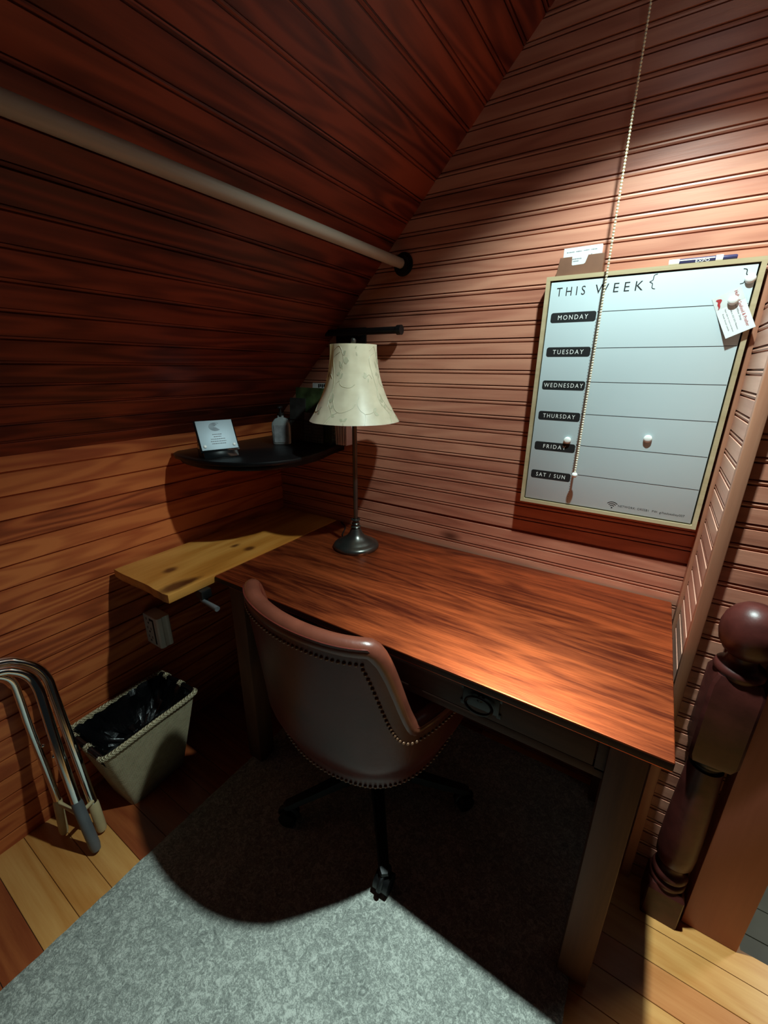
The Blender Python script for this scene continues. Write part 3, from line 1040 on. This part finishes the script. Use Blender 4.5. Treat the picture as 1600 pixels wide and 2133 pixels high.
sheet('leaflet', 'dark folded leaflet leaning left in the black tray', 'leaflet', plain('dark_cover', (58, 58, 56), 0.4, var=0.4, scale=30), -1.255, -1.17, 1.246, 0.165, R(5), 0.001)
# pale envelopes standing on edge beside the tray
rng = random.Random(9)
ENV = [(-1.030, 0.072, 'pale envelope standing nearest the black tray'), (-1.019, 0.082, 'pale envelope with a grey printed block on its edge'), (-1.007, 0.078, 'wide pinkish envelope in the middle of its row'), (-0.996, 0.080, 'thin pinkish envelope right of the widest one'), (-0.984, 0.074, 'pinkish envelope at the outer end of its row')]
for i, (x, h, lb) in enumerate(ENV):
    bm = bmesh.new()
    w2 = 0.0008
    fan = 0.004 * (i - 2)
    v = [(-w2 + 0.0, 0, 0), (w2 + 0.004, 0, 0), (w2 + 0.003 + fan * 0.3, 0, h), (-w2 + fan * 0.3, 0, h)]
    prism(bm, [(p[0], p[2]) for p in v], 0.0, 0.055, 'Y')
    o = obj('envelope', bm, M['pinkpaper'], loc=(x, 1.268, SZ))
    tag(o, lb + ' below the lamp shade', 'envelope', 'envelopes on the corner shelf')

# ------------------------------------------------------------------ black bracket on the wall behind the lamp
wb_ = thing('wall_bracket', 'black metal rod bracket on the boarded wall behind lamp', 'bracket', (-0.95, D, 1.49))
bm = bmesh.new()
tube(bm, [(-0.135, -0.040, 0.013), (0.182, -0.040, 0.013)], 0.0115, 16)
obj('rod', bm, M['black'], wb_)
bm = bmesh.new()
tube(bm, [(0.176, -0.040, 0.013), (0.192, -0.040, 0.013)], 0.0155, 18)
obj('end_cap', bm, M['black'], wb_)
bm = bmesh.new()
box(bm, -0.11, 0.025, -0.008, -0.0002, -0.045, 0.03, 0.002)
box(bm, -0.075, -0.055, -0.034, -0.006, 0.0, 0.022, 0.002)
box(bm, -0.005, 0.012, -0.034, -0.006, 0.0, 0.022, 0.002)
obj('mounting_plate', bm, M['black'], wb_)
for x in (-0.095, -0.035):
    bm = bmesh.new()
    ball(bm, (x, -0.010, -0.024), 0.006, 10, (1, 0.6, 1))
    obj('screw', bm, M['grey_rubber'], wb_)

# ------------------------------------------------------------------ closet rod under the ceiling
cr_ = thing('closet_rod', 'pale wooden hanging rod running beneath the sloped ceiling', 'rod', (-0.777, D, 1.700))
bm = bmesh.new()
tube(bm, [(0, -0.012 - 0.03 * i, 0) for i in range(70)], 0.0150, 28)
obj('rod', bm, M['rod'], cr_)
bm = bmesh.new()
prof = [(0.033, -0.0005), (0.035, -0.006), (0.028, -0.009), (0.024, -0.010), (0.024, -0.024), (0.0175, -0.025), (0.0175, -0.0122)]
for (r, y) in [(0, 0)]:
    pass
b2 = bmesh.new()
lathe(b2, [(r, -y) for r, y in prof], seg=32, caps=False)
b2.transform(Matrix.Rotation(R(90), 4, 'X'))
bm.free()
obj('socket_flange', b2, M['black'], cr_)

# ------------------------------------------------------------------ weekly whiteboard
WB = thing('whiteboard_planner', 'weekly planner whiteboard in a pale oak frame', 'whiteboard', (-0.087, D, 0.99))
X0, X1, Z0, Z1 = -0.2248, 0.2262, 0.004, 0.625
FW = 0.0100
yF, yB = -0.044, -0.001
bm = bmesh.new()
def frame_piece(a, b, c, d):
    A = [bm.verts.new((p[0], yF, p[1])) for p in (a, b, c, d)]
    B = [bm.verts.new((p[0], yB, p[1])) for p in (a, b, c, d)]
    bm.faces.new(A); bm.faces.new(B[::-1])
    for i in range(4):
        bm.faces.new((A[i], B[i], B[(i + 1) % 4], A[(i + 1) % 4]))
frame_piece((X0, Z0), (X1, Z0), (X1 - FW, Z0 + FW), (X0 + FW, Z0 + FW))
frame_piece((X1, Z0), (X1, Z1), (X1 - FW, Z1 - FW), (X1 - FW, Z0 + FW))
frame_piece((X1, Z1), (X0, Z1), (X0 + FW, Z1 - FW), (X1 - FW, Z1 - FW))
frame_piece((X0, Z1), (X0, Z0), (X0 + FW, Z0 + FW), (X0 + FW, Z1 - FW))
obj('frame', bm, M['frame'], WB, smooth=False)
obj('shadow_gap_backing', bbox(X0 + FW - 0.002, X1 - FW + 0.002, -0.012, -0.003, Z0 + FW - 0.002, Z1 - FW + 0.002), M['dark_slot'], WB)
g = 0.0032
panel = obj('writing_panel', bbox(X0 + FW + g, X1 - FW - g, -0.041, -0.0125, Z0 + FW + g, Z1 - FW - g, 0.001), M['board'], WB)
yp = -0.0412
def put_text(txt, x, z, wdt, hgt, mat, name, parent, space=1.15, y=yp):
    bm = text_bm(txt, wdt, hgt, space)
    o = obj(name, bm, mat, parent, smooth=False)
    o.location = (x, y, z)
    return o
# local coordinates: x_local = x + 0.087, z_local = z - 0.99
def lx(x): return x * 0.988 + 0.087
def lz(z): return 1.383 + (z - 1.383) * 0.988 - 0.99
def stroke_text(strokes, x, z, w, h, r, mat, name, parent, y=yp, adv=1.0):
    pass
put_text('THIS', lx(-0.286), lz(1.569), 0.070, 0.021, M['ink'], 'heading_word', panel, 1.6)
put_text('WEEK', lx(-0.192), lz(1.569), 0.106, 0.021, M['ink'], 'heading_word', panel, 1.6)
def brace(x, z0, z1, flip):
    bm = bmesh.new()
    h = z1 - z0
    w = 0.010 * (-1 if flip else 1)
    P = smooth_path([(x + w, 0, z1), (x + 0.35 * w, 0, z1 - 0.08 * h), (x + 0.25 * w, 0, z1 - 0.38 * h), (x - 0.35 * w, 0, z1 - 0.5 * h), (x + 0.25 * w, 0, z1 - 0.62 * h), (x + 0.35 * w, 0, z1 - 0.92 * h), (x + w, 0, z0)], 6)
    for a, b in zip(P, P[1:]):
        d = (b - a); n = Vector((-d.z, 0, d.x)).normalized() * 0.0009
        bm.faces.new([bm.verts.new(v) for v in (a - n, b - n, b + n, a + n)])
    o = obj('brace_mark', bm, M['ink'], panel, smooth=False)
    o.location = (0, yp, 0)
brace(lx(-0.069), lz(1.570), lz(1.602), False)
brace(lx(0.113), lz(1.567), lz(1.597), True)
def pill(bm, x0, x1, z0, z1, rr=0.006):
    pts = []
    for cx_, cz_, a0 in ((x1 - rr, z1 - rr, 0), (x0 + rr, z1 - rr, 90), (x0 + rr, z0 + rr, 180), (x1 - rr, z0 + rr, 270)):
        for k in range(7):
            a = R(a0 + 15 * k)
            pts.append((cx_ + rr * math.cos(a), cz_ + rr * math.sin(a)))
    bm.faces.new([bm.verts.new((p[0], 0, p[1])) for p in pts])
days = [('MONDAY', 1.5165, 0.074), ('TUESDAY', 1.4295, 0.078), ('WEDNESDAY', 1.3415, 0.102), ('THURSDAY', 1.2565, 0.086), ('FRIDAY', 1.1680, 0.062), ('SAT / SUN', 1.0815, 0.082)]
lines = [1.5265, 1.4385, 1.3525, 1.2665, 1.1795, 1.0945]
for (d, z, w), zl in zip(days, lines):
    bm = bmesh.new()
    pill(bm, lx(-0.293), lx(-0.180), lz(z - 0.0125), lz(z + 0.0125))
    dl = obj('day_label', bm, M['ink'], panel, smooth=False)
    dl.location = (0, yp, 0)
    t = put_text(d, lx(-0.2365) - w / 2, lz(z - 0.0055), w, 0.0112, M['white'], 'lettering', dl, 1.35, y=-0.0004)
    bm = bmesh.new()
    box(bm, lx(-0.179), lx(0.1265), -0.0001, 0.0001, lz(zl - 0.0006), lz(zl + 0.0006))
    o = obj('ruled_line', bm, M['ink'], panel, smooth=False)
    o.location = (0, yp, 0)
bm = bmesh.new()
z = 0.998 + 0.012
while z < 1.516:
    bm.faces.new([bm.verts.new((lx(-0.1785) + 0.0011 * math.cos(a), 0, lz(z) + 0.0011 * math.sin(a))) for a in [2 * math.pi * i / 8 for i in range(8)]])
    z += 0.0078
o = obj('dotted_line', bm, M['ink_grey'], panel, smooth=False)
o.location = (0, yp, 0)
bm = bmesh.new()
cxw, czw = lx(-0.060), lz(1.0125)
for r0 in (0.0068, 0.0118, 0.0168):
    P = [Vector((cxw + r0 * math.sin(a), 0, czw + r0 * math.cos(a))) for a in [R(-48 + 8 * i) for i in range(13)]]
    for i in range(12):
        a, b = P[i], P[i + 1]
        na = Vector((a.x - cxw, 0, a.z - czw)).normalized() * 0.001
        nb = Vector((b.x - cxw, 0, b.z - czw)).normalized() * 0.001
        bm.faces.new([bm.verts.new(v) for v in (a - na, b - nb, b + nb, a + na)])
bm.faces.new([bm.verts.new((cxw + 0.002 * math.cos(a), 0, czw + 0.002 * math.sin(a))) for a in [2 * math.pi * i / 12 for i in range(12)]])
o = obj('wireless_symbol', bm, M['ink'], panel, smooth=False)
o.location = (0, yp, 0)
put_text('NETWORK: ORSSB1  PW: giftedseabay007', lx(-0.045), lz(1.0155), 0.154, 0.0078, M['ink'], 'network_line', panel, 1.1)

# round white magnets
MG = [(0.119, 1.576, 'round white magnet in the top right corner of the whiteboard'), (0.098, 1.534, 'round white magnet holding the business card on the whiteboard'), (-0.2035, 1.191, 'round white magnet just above the FRIDAY label'), (-0.008, 1.2135, 'round white magnet alone between the THURSDAY and FRIDAY lines')]
me0 = None
for i, (x, z, lb) in enumerate(MG):
    if me0 is None:
        bm = bmesh.new()
        lathe(bm, [(0.0085, 0.0), (0.0098, 0.0015), (0.0098, 0.004), (0.009, 0.0065), (0.006, 0.0082), (0.002, 0.0088)], seg=28)
        bm.transform(Matrix.Rotation(R(90), 4, 'X'))
        o = obj('magnet', bm, M['white'], angle=60)
        me0 = o
    else:
        o = me0.copy()
        COL.objects.link(o)
    o.location = (x * 0.988, D - 0.0411 - (0.0024 if i == 1 else 0), 1.383 + (z - 1.383) * 0.988)
    tag(o, lb, 'magnet', 'white magnets on the whiteboard')

# business card pinned at an angle
BC = thing('business_card', 'white business card with red emblem tilted on the whiteboard', 'card', (0.1025, D - 0.0415, 1.5065))
BC.rotation_euler = (0, R(-26.5), 0)
bm = bmesh.new()
cw, chh = 0.0265, 0.047
ring = []
n = 10
gridv = []
for j in range(n + 1):
    t = j / n
    z = chh - 2 * chh * t
    y = -0.0003 - 0.020 * max(0, t - 0.30) ** 1.2
    gridv.append([(bm.verts.new((-cw, y, z))), bm.verts.new((cw, y, z)), bm.verts.new((cw, y + 0.0004, z)), bm.verts.new((-cw, y + 0.0004, z))])
for a, b in zip(gridv, gridv[1:]):
    for i in range(4):
        bm.faces.new((a[i], a[(i + 1) % 4], b[(i + 1) % 4], b[i]))
bm.faces.new(gridv[0][::-1]); bm.faces.new(gridv[-1])
card = obj('card', bm, M['paper'], BC, smooth=False)
def card_text(txt, off, start, length, hgt, mat, name):
    bm = text_bm(txt, length, hgt, 1.0)
    # text runs down the card
    for v in bm.verts:
        l, h = v.co.x, v.co.z
        z = chh - start - l
        t = (chh - z) / (2 * chh)
        y = -0.0007 - 0.020 * max(0, t - 0.30) ** 1.2
        v.co = Vector((off + h, y, z))
    obj(name, bm, mat, card, smooth=False)
card_text('Holland Seafood & Prather', 0.013, 0.004, 0.082, 0.006, M['ink_red'], 'title_line')
card_text('And Wine Shop', 0.006, 0.028, 0.040, 0.0045, M['ink_grey'], 'subtitle_line')
card_text('Office 252 555 Manteo', -0.003, 0.036, 0.048, 0.0026, M['ink_grey'], 'small_print')
card_text('Open daily for lunch and dinner', -0.012, 0.032, 0.054, 0.0026, M['ink_grey'], 'small_print')
card_text('fresh local catch', -0.018, 0.040, 0.040, 0.0026, M['ink_grey'], 'small_print')
bm = bmesh.new()
P = smooth_path([(-0.018, 0, chh - 0.006), (-0.0145, 0, chh - 0.011), (-0.018, 0, chh - 0.017), (-0.0185, 0, chh - 0.023), (-0.022, 0, chh - 0.028)], 5)
W_ = [0.0015, 0.003, 0.0042, 0.0046, 0.0042, 0.004, 0.0038, 0.0034, 0.003, 0.0028, 0.0026, 0.0024, 0.0022, 0.002, 0.0018, 0.0016, 0.0014, 0.0012, 0.0009, 0.0006, 0.0003]
for i in range(len(P) - 1):
    bm.faces.new([bm.verts.new(v) for v in ((P[i].x - W_[i], -0.0007, P[i].z), (P[i + 1].x - W_[i + 1], -0.0007, P[i + 1].z), (P[i + 1].x + W_[i + 1], -0.0007, P[i + 1].z), (P[i].x + W_[i], -0.0007, P[i].z))])
obj('emblem', bm, M['ink_red'], card, smooth=False)

# marker pen lying on the frame
MK = thing('marker_pen', 'navy and white marker pen lying on top of the whiteboard frame', 'pen', (0.015, D - 0.020, 1.6155 + 0.0075))
def rodx(name, x0, x1, r, mat, taper=None):
    bm = bmesh.new()
    tube(bm, [(x0, 0, 0), (x0 + (x1 - x0) * 0.9, 0, 0), (x1, 0, 0)], [r, r, r if taper is None else taper], 18)
    return obj(name, bm, mat, MK)
rodx('barrel', -0.036, 0.034, 0.0068, M['navy'])
rodx('cap', -0.056, -0.0355, 0.0073, M['white'])
rodx('collar', 0.033, 0.046, 0.0078, M['white'])
rodx('tip_sleeve', 0.0455, 0.072, 0.0055, M['navy'], 0.004)
bm = bmesh.new()
box(bm, -0.034, 0.031, -0.0075, -0.0062, 0.0012, 0.0035)
obj('barrel_stripe', bm, M['white'], MK)
bm = text_bm('EXPO', 0.026, 0.0055, 1.0)
o = obj('barrel_lettering', bm, M['white'], MK, smooth=False)
o.location = (-0.004, -0.0071, -0.0045)

# card holder standing on the frame, left end
HD = thing('card_holder', 'brown card holder standing on the left end of whiteboard frame', 'card holder', (-0.235, D - 0.020, 1.6155))
bm = bmesh.new()
fr = [(-0.057, 0.0), (0.054, 0.0), (0.053, 0.044), (0.016, 0.0435), (0.012, 0.026), (0.008, 0.023), (-0.019, 0.022), (-0.022, 0.025), (-0.022, 0.043), (-0.051, 0.043)]
prism(bm, fr, -0.0145, -0.011, 'Y', 0.0008)
prism(bm, [(-0.057, 0), (0.054, 0), (0.053, 0.044), (-0.051, 0.043)], 0.012, 0.0155, 'Y', 0.0008)
prism(bm, [(-0.057, 0), (-0.053, 0), (-0.0475, 0.043), (-0.051, 0.043)], -0.0115, 0.0125, 'Y')
prism(bm, [(0.050, 0), (0.054, 0), (0.053, 0.044), (0.0495, 0.044)], -0.0115, 0.0125, 'Y')
box(bm, -0.055, 0.052, -0.0115, 0.0125, 0.0, 0.003)
obj('holder_body', bm, M['brown'], HD, smooth=False)
for i in range(3):
    bm = bmesh.new()
    box(bm, -0.0445, 0.0455, -0.0005, 0.0, 0.0, 0.0505 + 0.0 * i)
    o = obj('business_card', bm, M['paper'])
    o.location = (-0.2345 - 0.0002 * i, D - 0.020 - 0.0092 + 0.006 * i, 1.619 + 0.0105)
    o.rotation_euler = (0, R(-0.8), 0)
    tag(o, ['front white business card in the brown holder', 'middle white business card in the brown holder', 'rearmost white business card in the brown holder'][i], 'card', 'cards in the brown holder')
    if i == 0:
        bm = bmesh.new()
        rng = random.Random(2)
        for (xa, xb, zz) in ((-0.037, -0.019, 0.0405), (-0.015, -0.002, 0.0405), (0.003, 0.017, 0.041), (0.020, 0.034, 0.041), (-0.022, -0.001, 0.024), (-0.02, -0.006, 0.019), (0.021, 0.024, 0.031)):
            x = xa
            while x < xb:
                h = rng.uniform(0.0008, 0.0026)
                box(bm, x, x + 0.0012, -0.0008, -0.0004, zz - h / 2, zz + h / 2)
                x += 0.0016
        obj('handwriting', bm, M['ink_grey'], o, smooth=False)

# ------------------------------------------------------------------ pull chain
PCY = 1.262
PC = thing('pull_chain', 'beaded brass pull chain hanging in front of the whiteboard', 'chain', (-0.1305 * PCY, PCY, 0))
zb = 1.383 - 0.236 * PCY / 1.068
bm = bmesh.new()
z = zb + 0.008
while z < 2.44:
    res = bmesh.ops.create_icosphere(bm, subdivisions=2, radius=0.0030)
    for v in res['verts']:
        v.co += Vector((0, 0, z))
    z += 0.0066
tube(bm, [(0, 0, zb), (0, 0, 2.44)], 0.0008, 6)
obj('bead_strand', bm, M['gold'], PC, angle=80)
bm = bmesh.new()
ball(bm, (0, 0, zb - 0.002), 0.0078, 16)
obj('pull_knob', bm, M['white'], PC)

# ------------------------------------------------------------------ wicker waste basket
WBK = thing('waste_basket', 'woven seagrass waste basket lined with a black bag', 'basket', (-1.296, 0.49, 0.0), R(3.5))
bm = bmesh.new()
BH = 0.285
tX, tY, bX, bY = 0.104, 0.158, 0.066, 0.098
def lerp(a, b, t): return a + (b - a) * t
def bring(bm, t, ins=0.0, n=10, side_drop=0.0):
    hx = lerp(bX, tX, t) - ins; hy = lerp(bY, tY, t) - ins
    z = BH * t
    pts = []
    rr_ = 0.018
    for cx_, cy_, a0 in ((hx - rr_, hy - rr_, 0), (-hx + rr_, hy - rr_, 90), (-hx + rr_, -hy + rr_, 180), (hx - rr_, -hy + rr_, 270)):
        for k in range(5):
            a = R(a0 + 22.5 * k)
            pts.append((cx_ + rr_ * math.cos(a), cy_ + rr_ * math.sin(a), z))
    return pts
O = [[bm.verts.new(p) for p in bring(bm, t)] for t in [i / 24 for i in range(25)]]
I = [[bm.verts.new(p) for p in bring(bm, max(0.03, t), 0.008)] for t in [i / 24 for i in range(25)]]
nn = 20
for G, fl in ((O, False), (I, True)):
    for j in range(24):
        for i in range(nn):
            # hand hole near the top of both short ends
            zc_ = (j + 0.5) / 24
            endface = i in (4, 14) and False
            q = (G[j][i], G[j][(i + 1) % nn], G[j + 1][(i + 1) % nn], G[j + 1][i])
            short = (i == 14 or i == 4)
            if short and zc_ > 0.80:
                continue
            bm.faces.new(q if not fl else q[::-1])
for i in range(nn):
    if i in (4, 14):
        continue
    bm.faces.new((O[24][i], O[24][(i + 1) % nn], I[24][(i + 1) % nn], I[24][i]))
bm.faces.new(O[0][::-1]); bm.faces.new(I[0])
obj('woven_body', bm, M['basket'], WBK, angle=60)
for s in (-1, 1):
    bm = bmesh.new()
    P = [Vector(p) for p in ((s * (tX - 0.02), tY + 0.002, BH), (s * tX, tY - 0.014, BH + 0.002), (s * (tX + 0.001), 0, BH + 0.003), (s * tX, -tY + 0.014, BH + 0.002), (s * (tX - 0.02), -tY - 0.002, BH))]
    tube(bm, smooth_path(P, 6), 0.0085, 10)
    obj('rolled_rim', bm, M['basket'], WBK)
for s in (-1, 1):
    bm = bmesh.new()
    tube(bm, [(-tX + 0.012, s * (tY - 0.002), BH), (0, s * (tY - 0.0), BH + 0.004), (tX - 0.012, s * (tY - 0.002), BH)], 0.0095, 12)
    hb = obj('handle', bm, M['bag'], WBK)
    for x in (-0.058, 0.022):
        bm = bmesh.new()
        tube(bm, [(x - 0.010, s * (tY - 0.0005), BH + 0.0025), (x + 0.010, s * (tY - 0.0005), BH + 0.0035)], 0.0112, 12)
        obj('cord_wrap', bm, M['basket'], hb)
# bin liner: folded over the rim and sagging inside
bm = bmesh.new()
rng = random.Random(11)
prev = None
levels = [(0.80, 0.0115), (0.92, 0.0105), (1.0, 0.0095), (1.03, 0.014), (0.98, 0.020), (0.90, 0.026), (0.80, 0.034), (0.72, 0.05), (0.68, 0.075)]
NL = 72
def liner_ring(t, ins, jit):
    base_ = bring(bm, 1.0 if t > 1 else t, ins)
    # resample ring
    P = [Vector(p) for p in base_]
    tot = []
    per = [0]
    for i in range(len(P)):
        per.append(per[-1] + (P[(i + 1) % len(P)] - P[i]).length)
    out_ = []
    for k in range(NL):
        d = per[-1] * k / NL
        i = max(j for j in range(len(P)) if per[j] <= d)
        f = (d - per[i]) / max(1e-6, per[i + 1] - per[i])
        p = P[i].lerp(P[(i + 1) % len(P)], f)
        p.z = BH * t
        p += Vector((rng.uniform(-1, 1), rng.uniform(-1, 1), rng.uniform(-1, 1))) * jit
        out_.append(bm.verts.new(p))
    return out_
for idx, (t, ins_) in enumerate(levels):
    ring = liner_ring(t, ins_, 0.0 if idx < 3 else 0.005)
    if prev:
        for k in range(NL):
            bm.faces.new((prev[k], prev[(k + 1) % NL], ring[(k + 1) % NL], ring[k]))
    prev = ring
cv = bm.verts.new((0, 0, BH * 0.62))
for k in range(NL):
    bm.faces.new((prev[k], prev[(k + 1) % NL], cv))
obj('bin_liner', bm, M['bag'], WBK, angle=25)['label'] = 'glossy black bin bag'

# ------------------------------------------------------------------ multi outlet adaptor on the knee wall
OA = thing('outlet_adaptor', 'pale multi-socket wall adaptor on the boards under pine board', 'adaptor', (-1.409, 0.655, 0.495))
bm = bmesh.new()
# body: grooved front faces the room, sockets on the side towards the near end
sec = [(0.0, -0.030), (0.080, -0.030), (0.086, -0.026), (0.088, -0.014), (0.083, -0.009), (0.083, 0.002), (0.088, 0.006), (0.088, 0.012), (0.084, 0.016), (0.0, 0.016)]
prism(bm, [(x, y) for x, y in sec], -0.060, 0.060, 'Z', 0.002)
body = obj('housing', bm, M['outlet'], OA, angle=30)
bm = bmesh.new()
for z in (-0.036, 0.0, 0.036):
    box(bm, 0.016, 0.0195, -0.0304, -0.0298, z + 0.002, z + 0.012)
    box(bm, 0.036, 0.0395, -0.0304, -0.0298, z + 0.002, z + 0.012)
    tube(bm, [(0.0275, -0.0304, z - 0.007), (0.0275, -0.0298, z - 0.007)], 0.0042, 10)
box(bm, 0.054, 0.063, -0.0305, -0.0298, -0.05, 0.05)
box(bm, 0.036, 0.056, -0.0305, -0.0298, 0.042, 0.05)
obj('socket_slots', bm, M['dark_slot'], body, smooth=False)

# ------------------------------------------------------------------ folded chrome frame leaning on the knee wall
FC = thing('folding_chair', 'folded chrome tube chair leaning on the left wall', 'chair', (-1.3, 0.25, 0.0))
def off(p): return (p[0] + 1.3, p[1] - 0.25, p[2])
C_ = [(-1.375, -0.06, 0.655), (-1.376, 0.12, 0.642), (-1.375, 0.232, 0.620), (-1.370, 0.268, 0.600), (-1.362, 0.297, 0.566), (-1.351, 0.311, 0.524), (-1.337, 0.311, 0.467), (-1.295, 0.307, 0.302), (-1.239, 0.302, 0.077)]
B_ = [(-1.346, -0.06, 0.648), (-1.348, 0.10, 0.632), (-1.347, 0.212, 0.612), (-1.343, 0.247, 0.596), (-1.335, 0.271, 0.566), (-1.323, 0.279, 0.528), (-1.308, 0.277, 0.474), (-1.266, 0.268, 0.332), (-1.215, 0.260, 0.156)]
A_ = [(-1.384, -0.05, 0.618), (-1.382, 0.10, 0.604), (-1.379, 0.200, 0.588), (-1.378, 0.226, 0.576), (-1.375, 0.243, 0.548), (-1.370, 0.245, 0.500), (-1.357, 0.243, 0.390), (-1.340, 0.244, 0.249), (-1.322, 0.243, 0.103)]
def frame_tube(P, r, far):
    pts = [off(p) for p in P]
    first = Vector(pts[0])
    lo = Vector(off(P[-1]))
    # the far leg of the U, outside the picture
    back = [Vector((lo.x, first.y - 0.16, 0.03)), Vector((first.x + (lo.x - first.x) * 0.25, first.y - 0.16, 0.5)), Vector((first.x, first.y - 0.145, first.z - 0.035)), Vector((first.x, first.y - 0.10, first.z - 0.004))]
    bm = bmesh.new()
    tube(bm, smooth_path(back + [Vector(p) for p in pts], 6), r, 16)
    return bm
obj('leg_frame', frame_tube(C_, 0.0125, 1), M['chrome'], FC, angle=60)
obj('leg_frame', frame_tube(B_, 0.0125, 1), M['chrome'], FC, angle=60)
obj('leg_frame', frame_tube(A_, 0.010, 1), M['chrome'], FC, angle=60)
def tip(a, b, r, mat):
    bm = bmesh.new()
    a, b = Vector(off(a)), Vector(off(b))
    d = (b - a)
    tube(bm, [a, a + d * 0.06, a + d * 0.9, b], [r * 0.86, r, r, r * 0.8], 16)
    obj('foot_tip', bm, mat, FC)
tip((-1.247, 0.303, 0.11), (-1.224, 0.300, 0.010), 0.0145, M['cream_plastic'])
tip((-1.221, 0.261, 0.18), (-1.176, 0.262, 0.012), 0.0148, M['grey_rubber'])
tip((-1.326, 0.243, 0.13), (-1.312, 0.232, 0.011), 0.0122, M['cream_plastic'])
for p in ((-1.33, 0.252, 0.335), (-1.287, 0.258, 0.315)):
    bm = bmesh.new()
    ball(bm, off(p), 0.0055, 10)
    obj('rivet', bm, M['chrome'], FC)
bm = bmesh.new()
tube(bm, [off((-1.325, 0.243, 0.12)), off((-1.225, 0.263, 0.115))], 0.006, 12)
tube(bm, [off((-1.24, 0.302, 0.12)), off((-1.226, 0.264, 0.125))], 0.006, 12)
obj('stretcher', bm, M['cream_plastic'], FC)

# ------------------------------------------------------------------ turned newel post
NW = thing('newel_post', 'dark turned newel post with ball top beside the desk', 'post', (0.2465, 1.026, 0.0))
def chamfer_block(bm, h, z0, z1, ch=0.008, top=0.0, bot=0.0):
    def ringv(s, z):
        c = ch * s
        return [bm.verts.new(p + (z,)) for p in ((h * s - c, -h * s), (h * s, -h * s + c), (h * s, h * s - c), (h * s - c, h * s), (-h * s + c, h * s), (-h * s, h * s - c), (-h * s, -h * s + c), (-h * s + c, -h * s))]
    lv = [(0.86 if bot else 1, z0), (1, z0 + bot), (1, z1 - top), (0.80 if top else 1, z1)]
    rs = [ringv(s, z) for s, z in lv]
    for a, b in zip(rs, rs[1:]):
        for i in range(8):
            bm.faces.new((a[i], a[(i + 1) % 8], b[(i + 1) % 8], b[i]))
    bm.faces.new(rs[0][::-1]); bm.faces.new(rs[-1])
bm = bmesh.new()
chamfer_block(bm, 0.0405, 0.0, 0.115, 0.003, top=0.014)
obj('base_block', bm, M['newel'], NW, angle=30)
bm = bmesh.new()
lathe(bm, [(0.036, 0.11), (0.040, 0.119), (0.0405, 0.127), (0.037, 0.132), (0.033, 0.135), (0.037, 0.140), (0.0405, 0.148), (0.0385, 0.157), (0.033, 0.163), (0.0285, 0.168), (0.0275, 0.178), (0.029, 0.186)], seg=40)
obj('turned_collar', bm, M['newel'], NW, angle=50)
bm = bmesh.new()
lathe(bm, [(0.028, 0.184), (0.034, 0.187), (0.0405, 0.20), (0.0425, 0.235), (0.042, 0.30), (0.040, 0.37), (0.0375, 0.44), (0.0355, 0.50), (0.0345, 0.515)], seg=40)
obj('turned_shaft', bm, M['newel'], NW, angle=40)
bm = bmesh.new()
lathe(bm, [(0.030, 0.512), (0.0285, 0.520), (0.030, 0.529), (0.036, 0.533), (0.037, 0.540), (0.035, 0.548)], seg=40)
obj('neck_ring', bm, M['plastic_black'], NW, angle=50)
bm = bmesh.new()
chamfer_block(bm, 0.0455, 0.545, 0.778, 0.006, top=0.022, bot=0.020)
obj('square_block', bm, M['newel'], NW, angle=30)
bm = bmesh.new()
lathe(bm, [(0.040, 0.772), (0.044, 0.779), (0.0455, 0.787), (0.043, 0.795), (0.036, 0.799), (0.030, 0.803), (0.027, 0.815), (0.030, 0.826)], seg=40)
obj('cap_collar', bm, M['newel'], NW, angle=50)
bm = bmesh.new()
lathe(bm, [(0.026, 0.820), (0.040, 0.832), (0.049, 0.848), (0.0535, 0.868), (0.0535, 0.886), (0.049, 0.906), (0.039, 0.923), (0.026, 0.934), (0.012, 0.939), (0.003, 0.940)], seg=48)
obj('ball_finial', bm, M['newel'], NW, angle=70)

tag(obj('plank_post', bbox(-0.0585, 0.0585, -0.026, 0.030, 0.0, 1.05, 0.002), M['post'], loc=(0.358, 1.044, 0)), 'wide smooth reddish brown plank post right of the newel', 'post')

# ------------------------------------------------------------------ ceiling fitting that carries bulb and chain (above the picture)
CLP = thing('ceiling_lamp', 'shaded ceiling lamp above the whiteboard that carries the bulb', 'lamp', (-0.05, 0.86, 2.2))
bm = bmesh.new()
lathe(bm, [(0.03, 0.115), (0.05, 0.112), (0.135, 0.03), (0.133, 0.03), (0.048, 0.109), (0.03, 0.111)], seg=40, caps=False)
obj('metal_shade', bm, M['black'], CLP)
bm = bmesh.new()
lathe(bm, [(0.004, 0.32), (0.004, 0.13), (0.03, 0.128), (0.03, 0.06), (0.018, 0.058)], seg=20)
obj('socket', bm, M['black'], CLP)
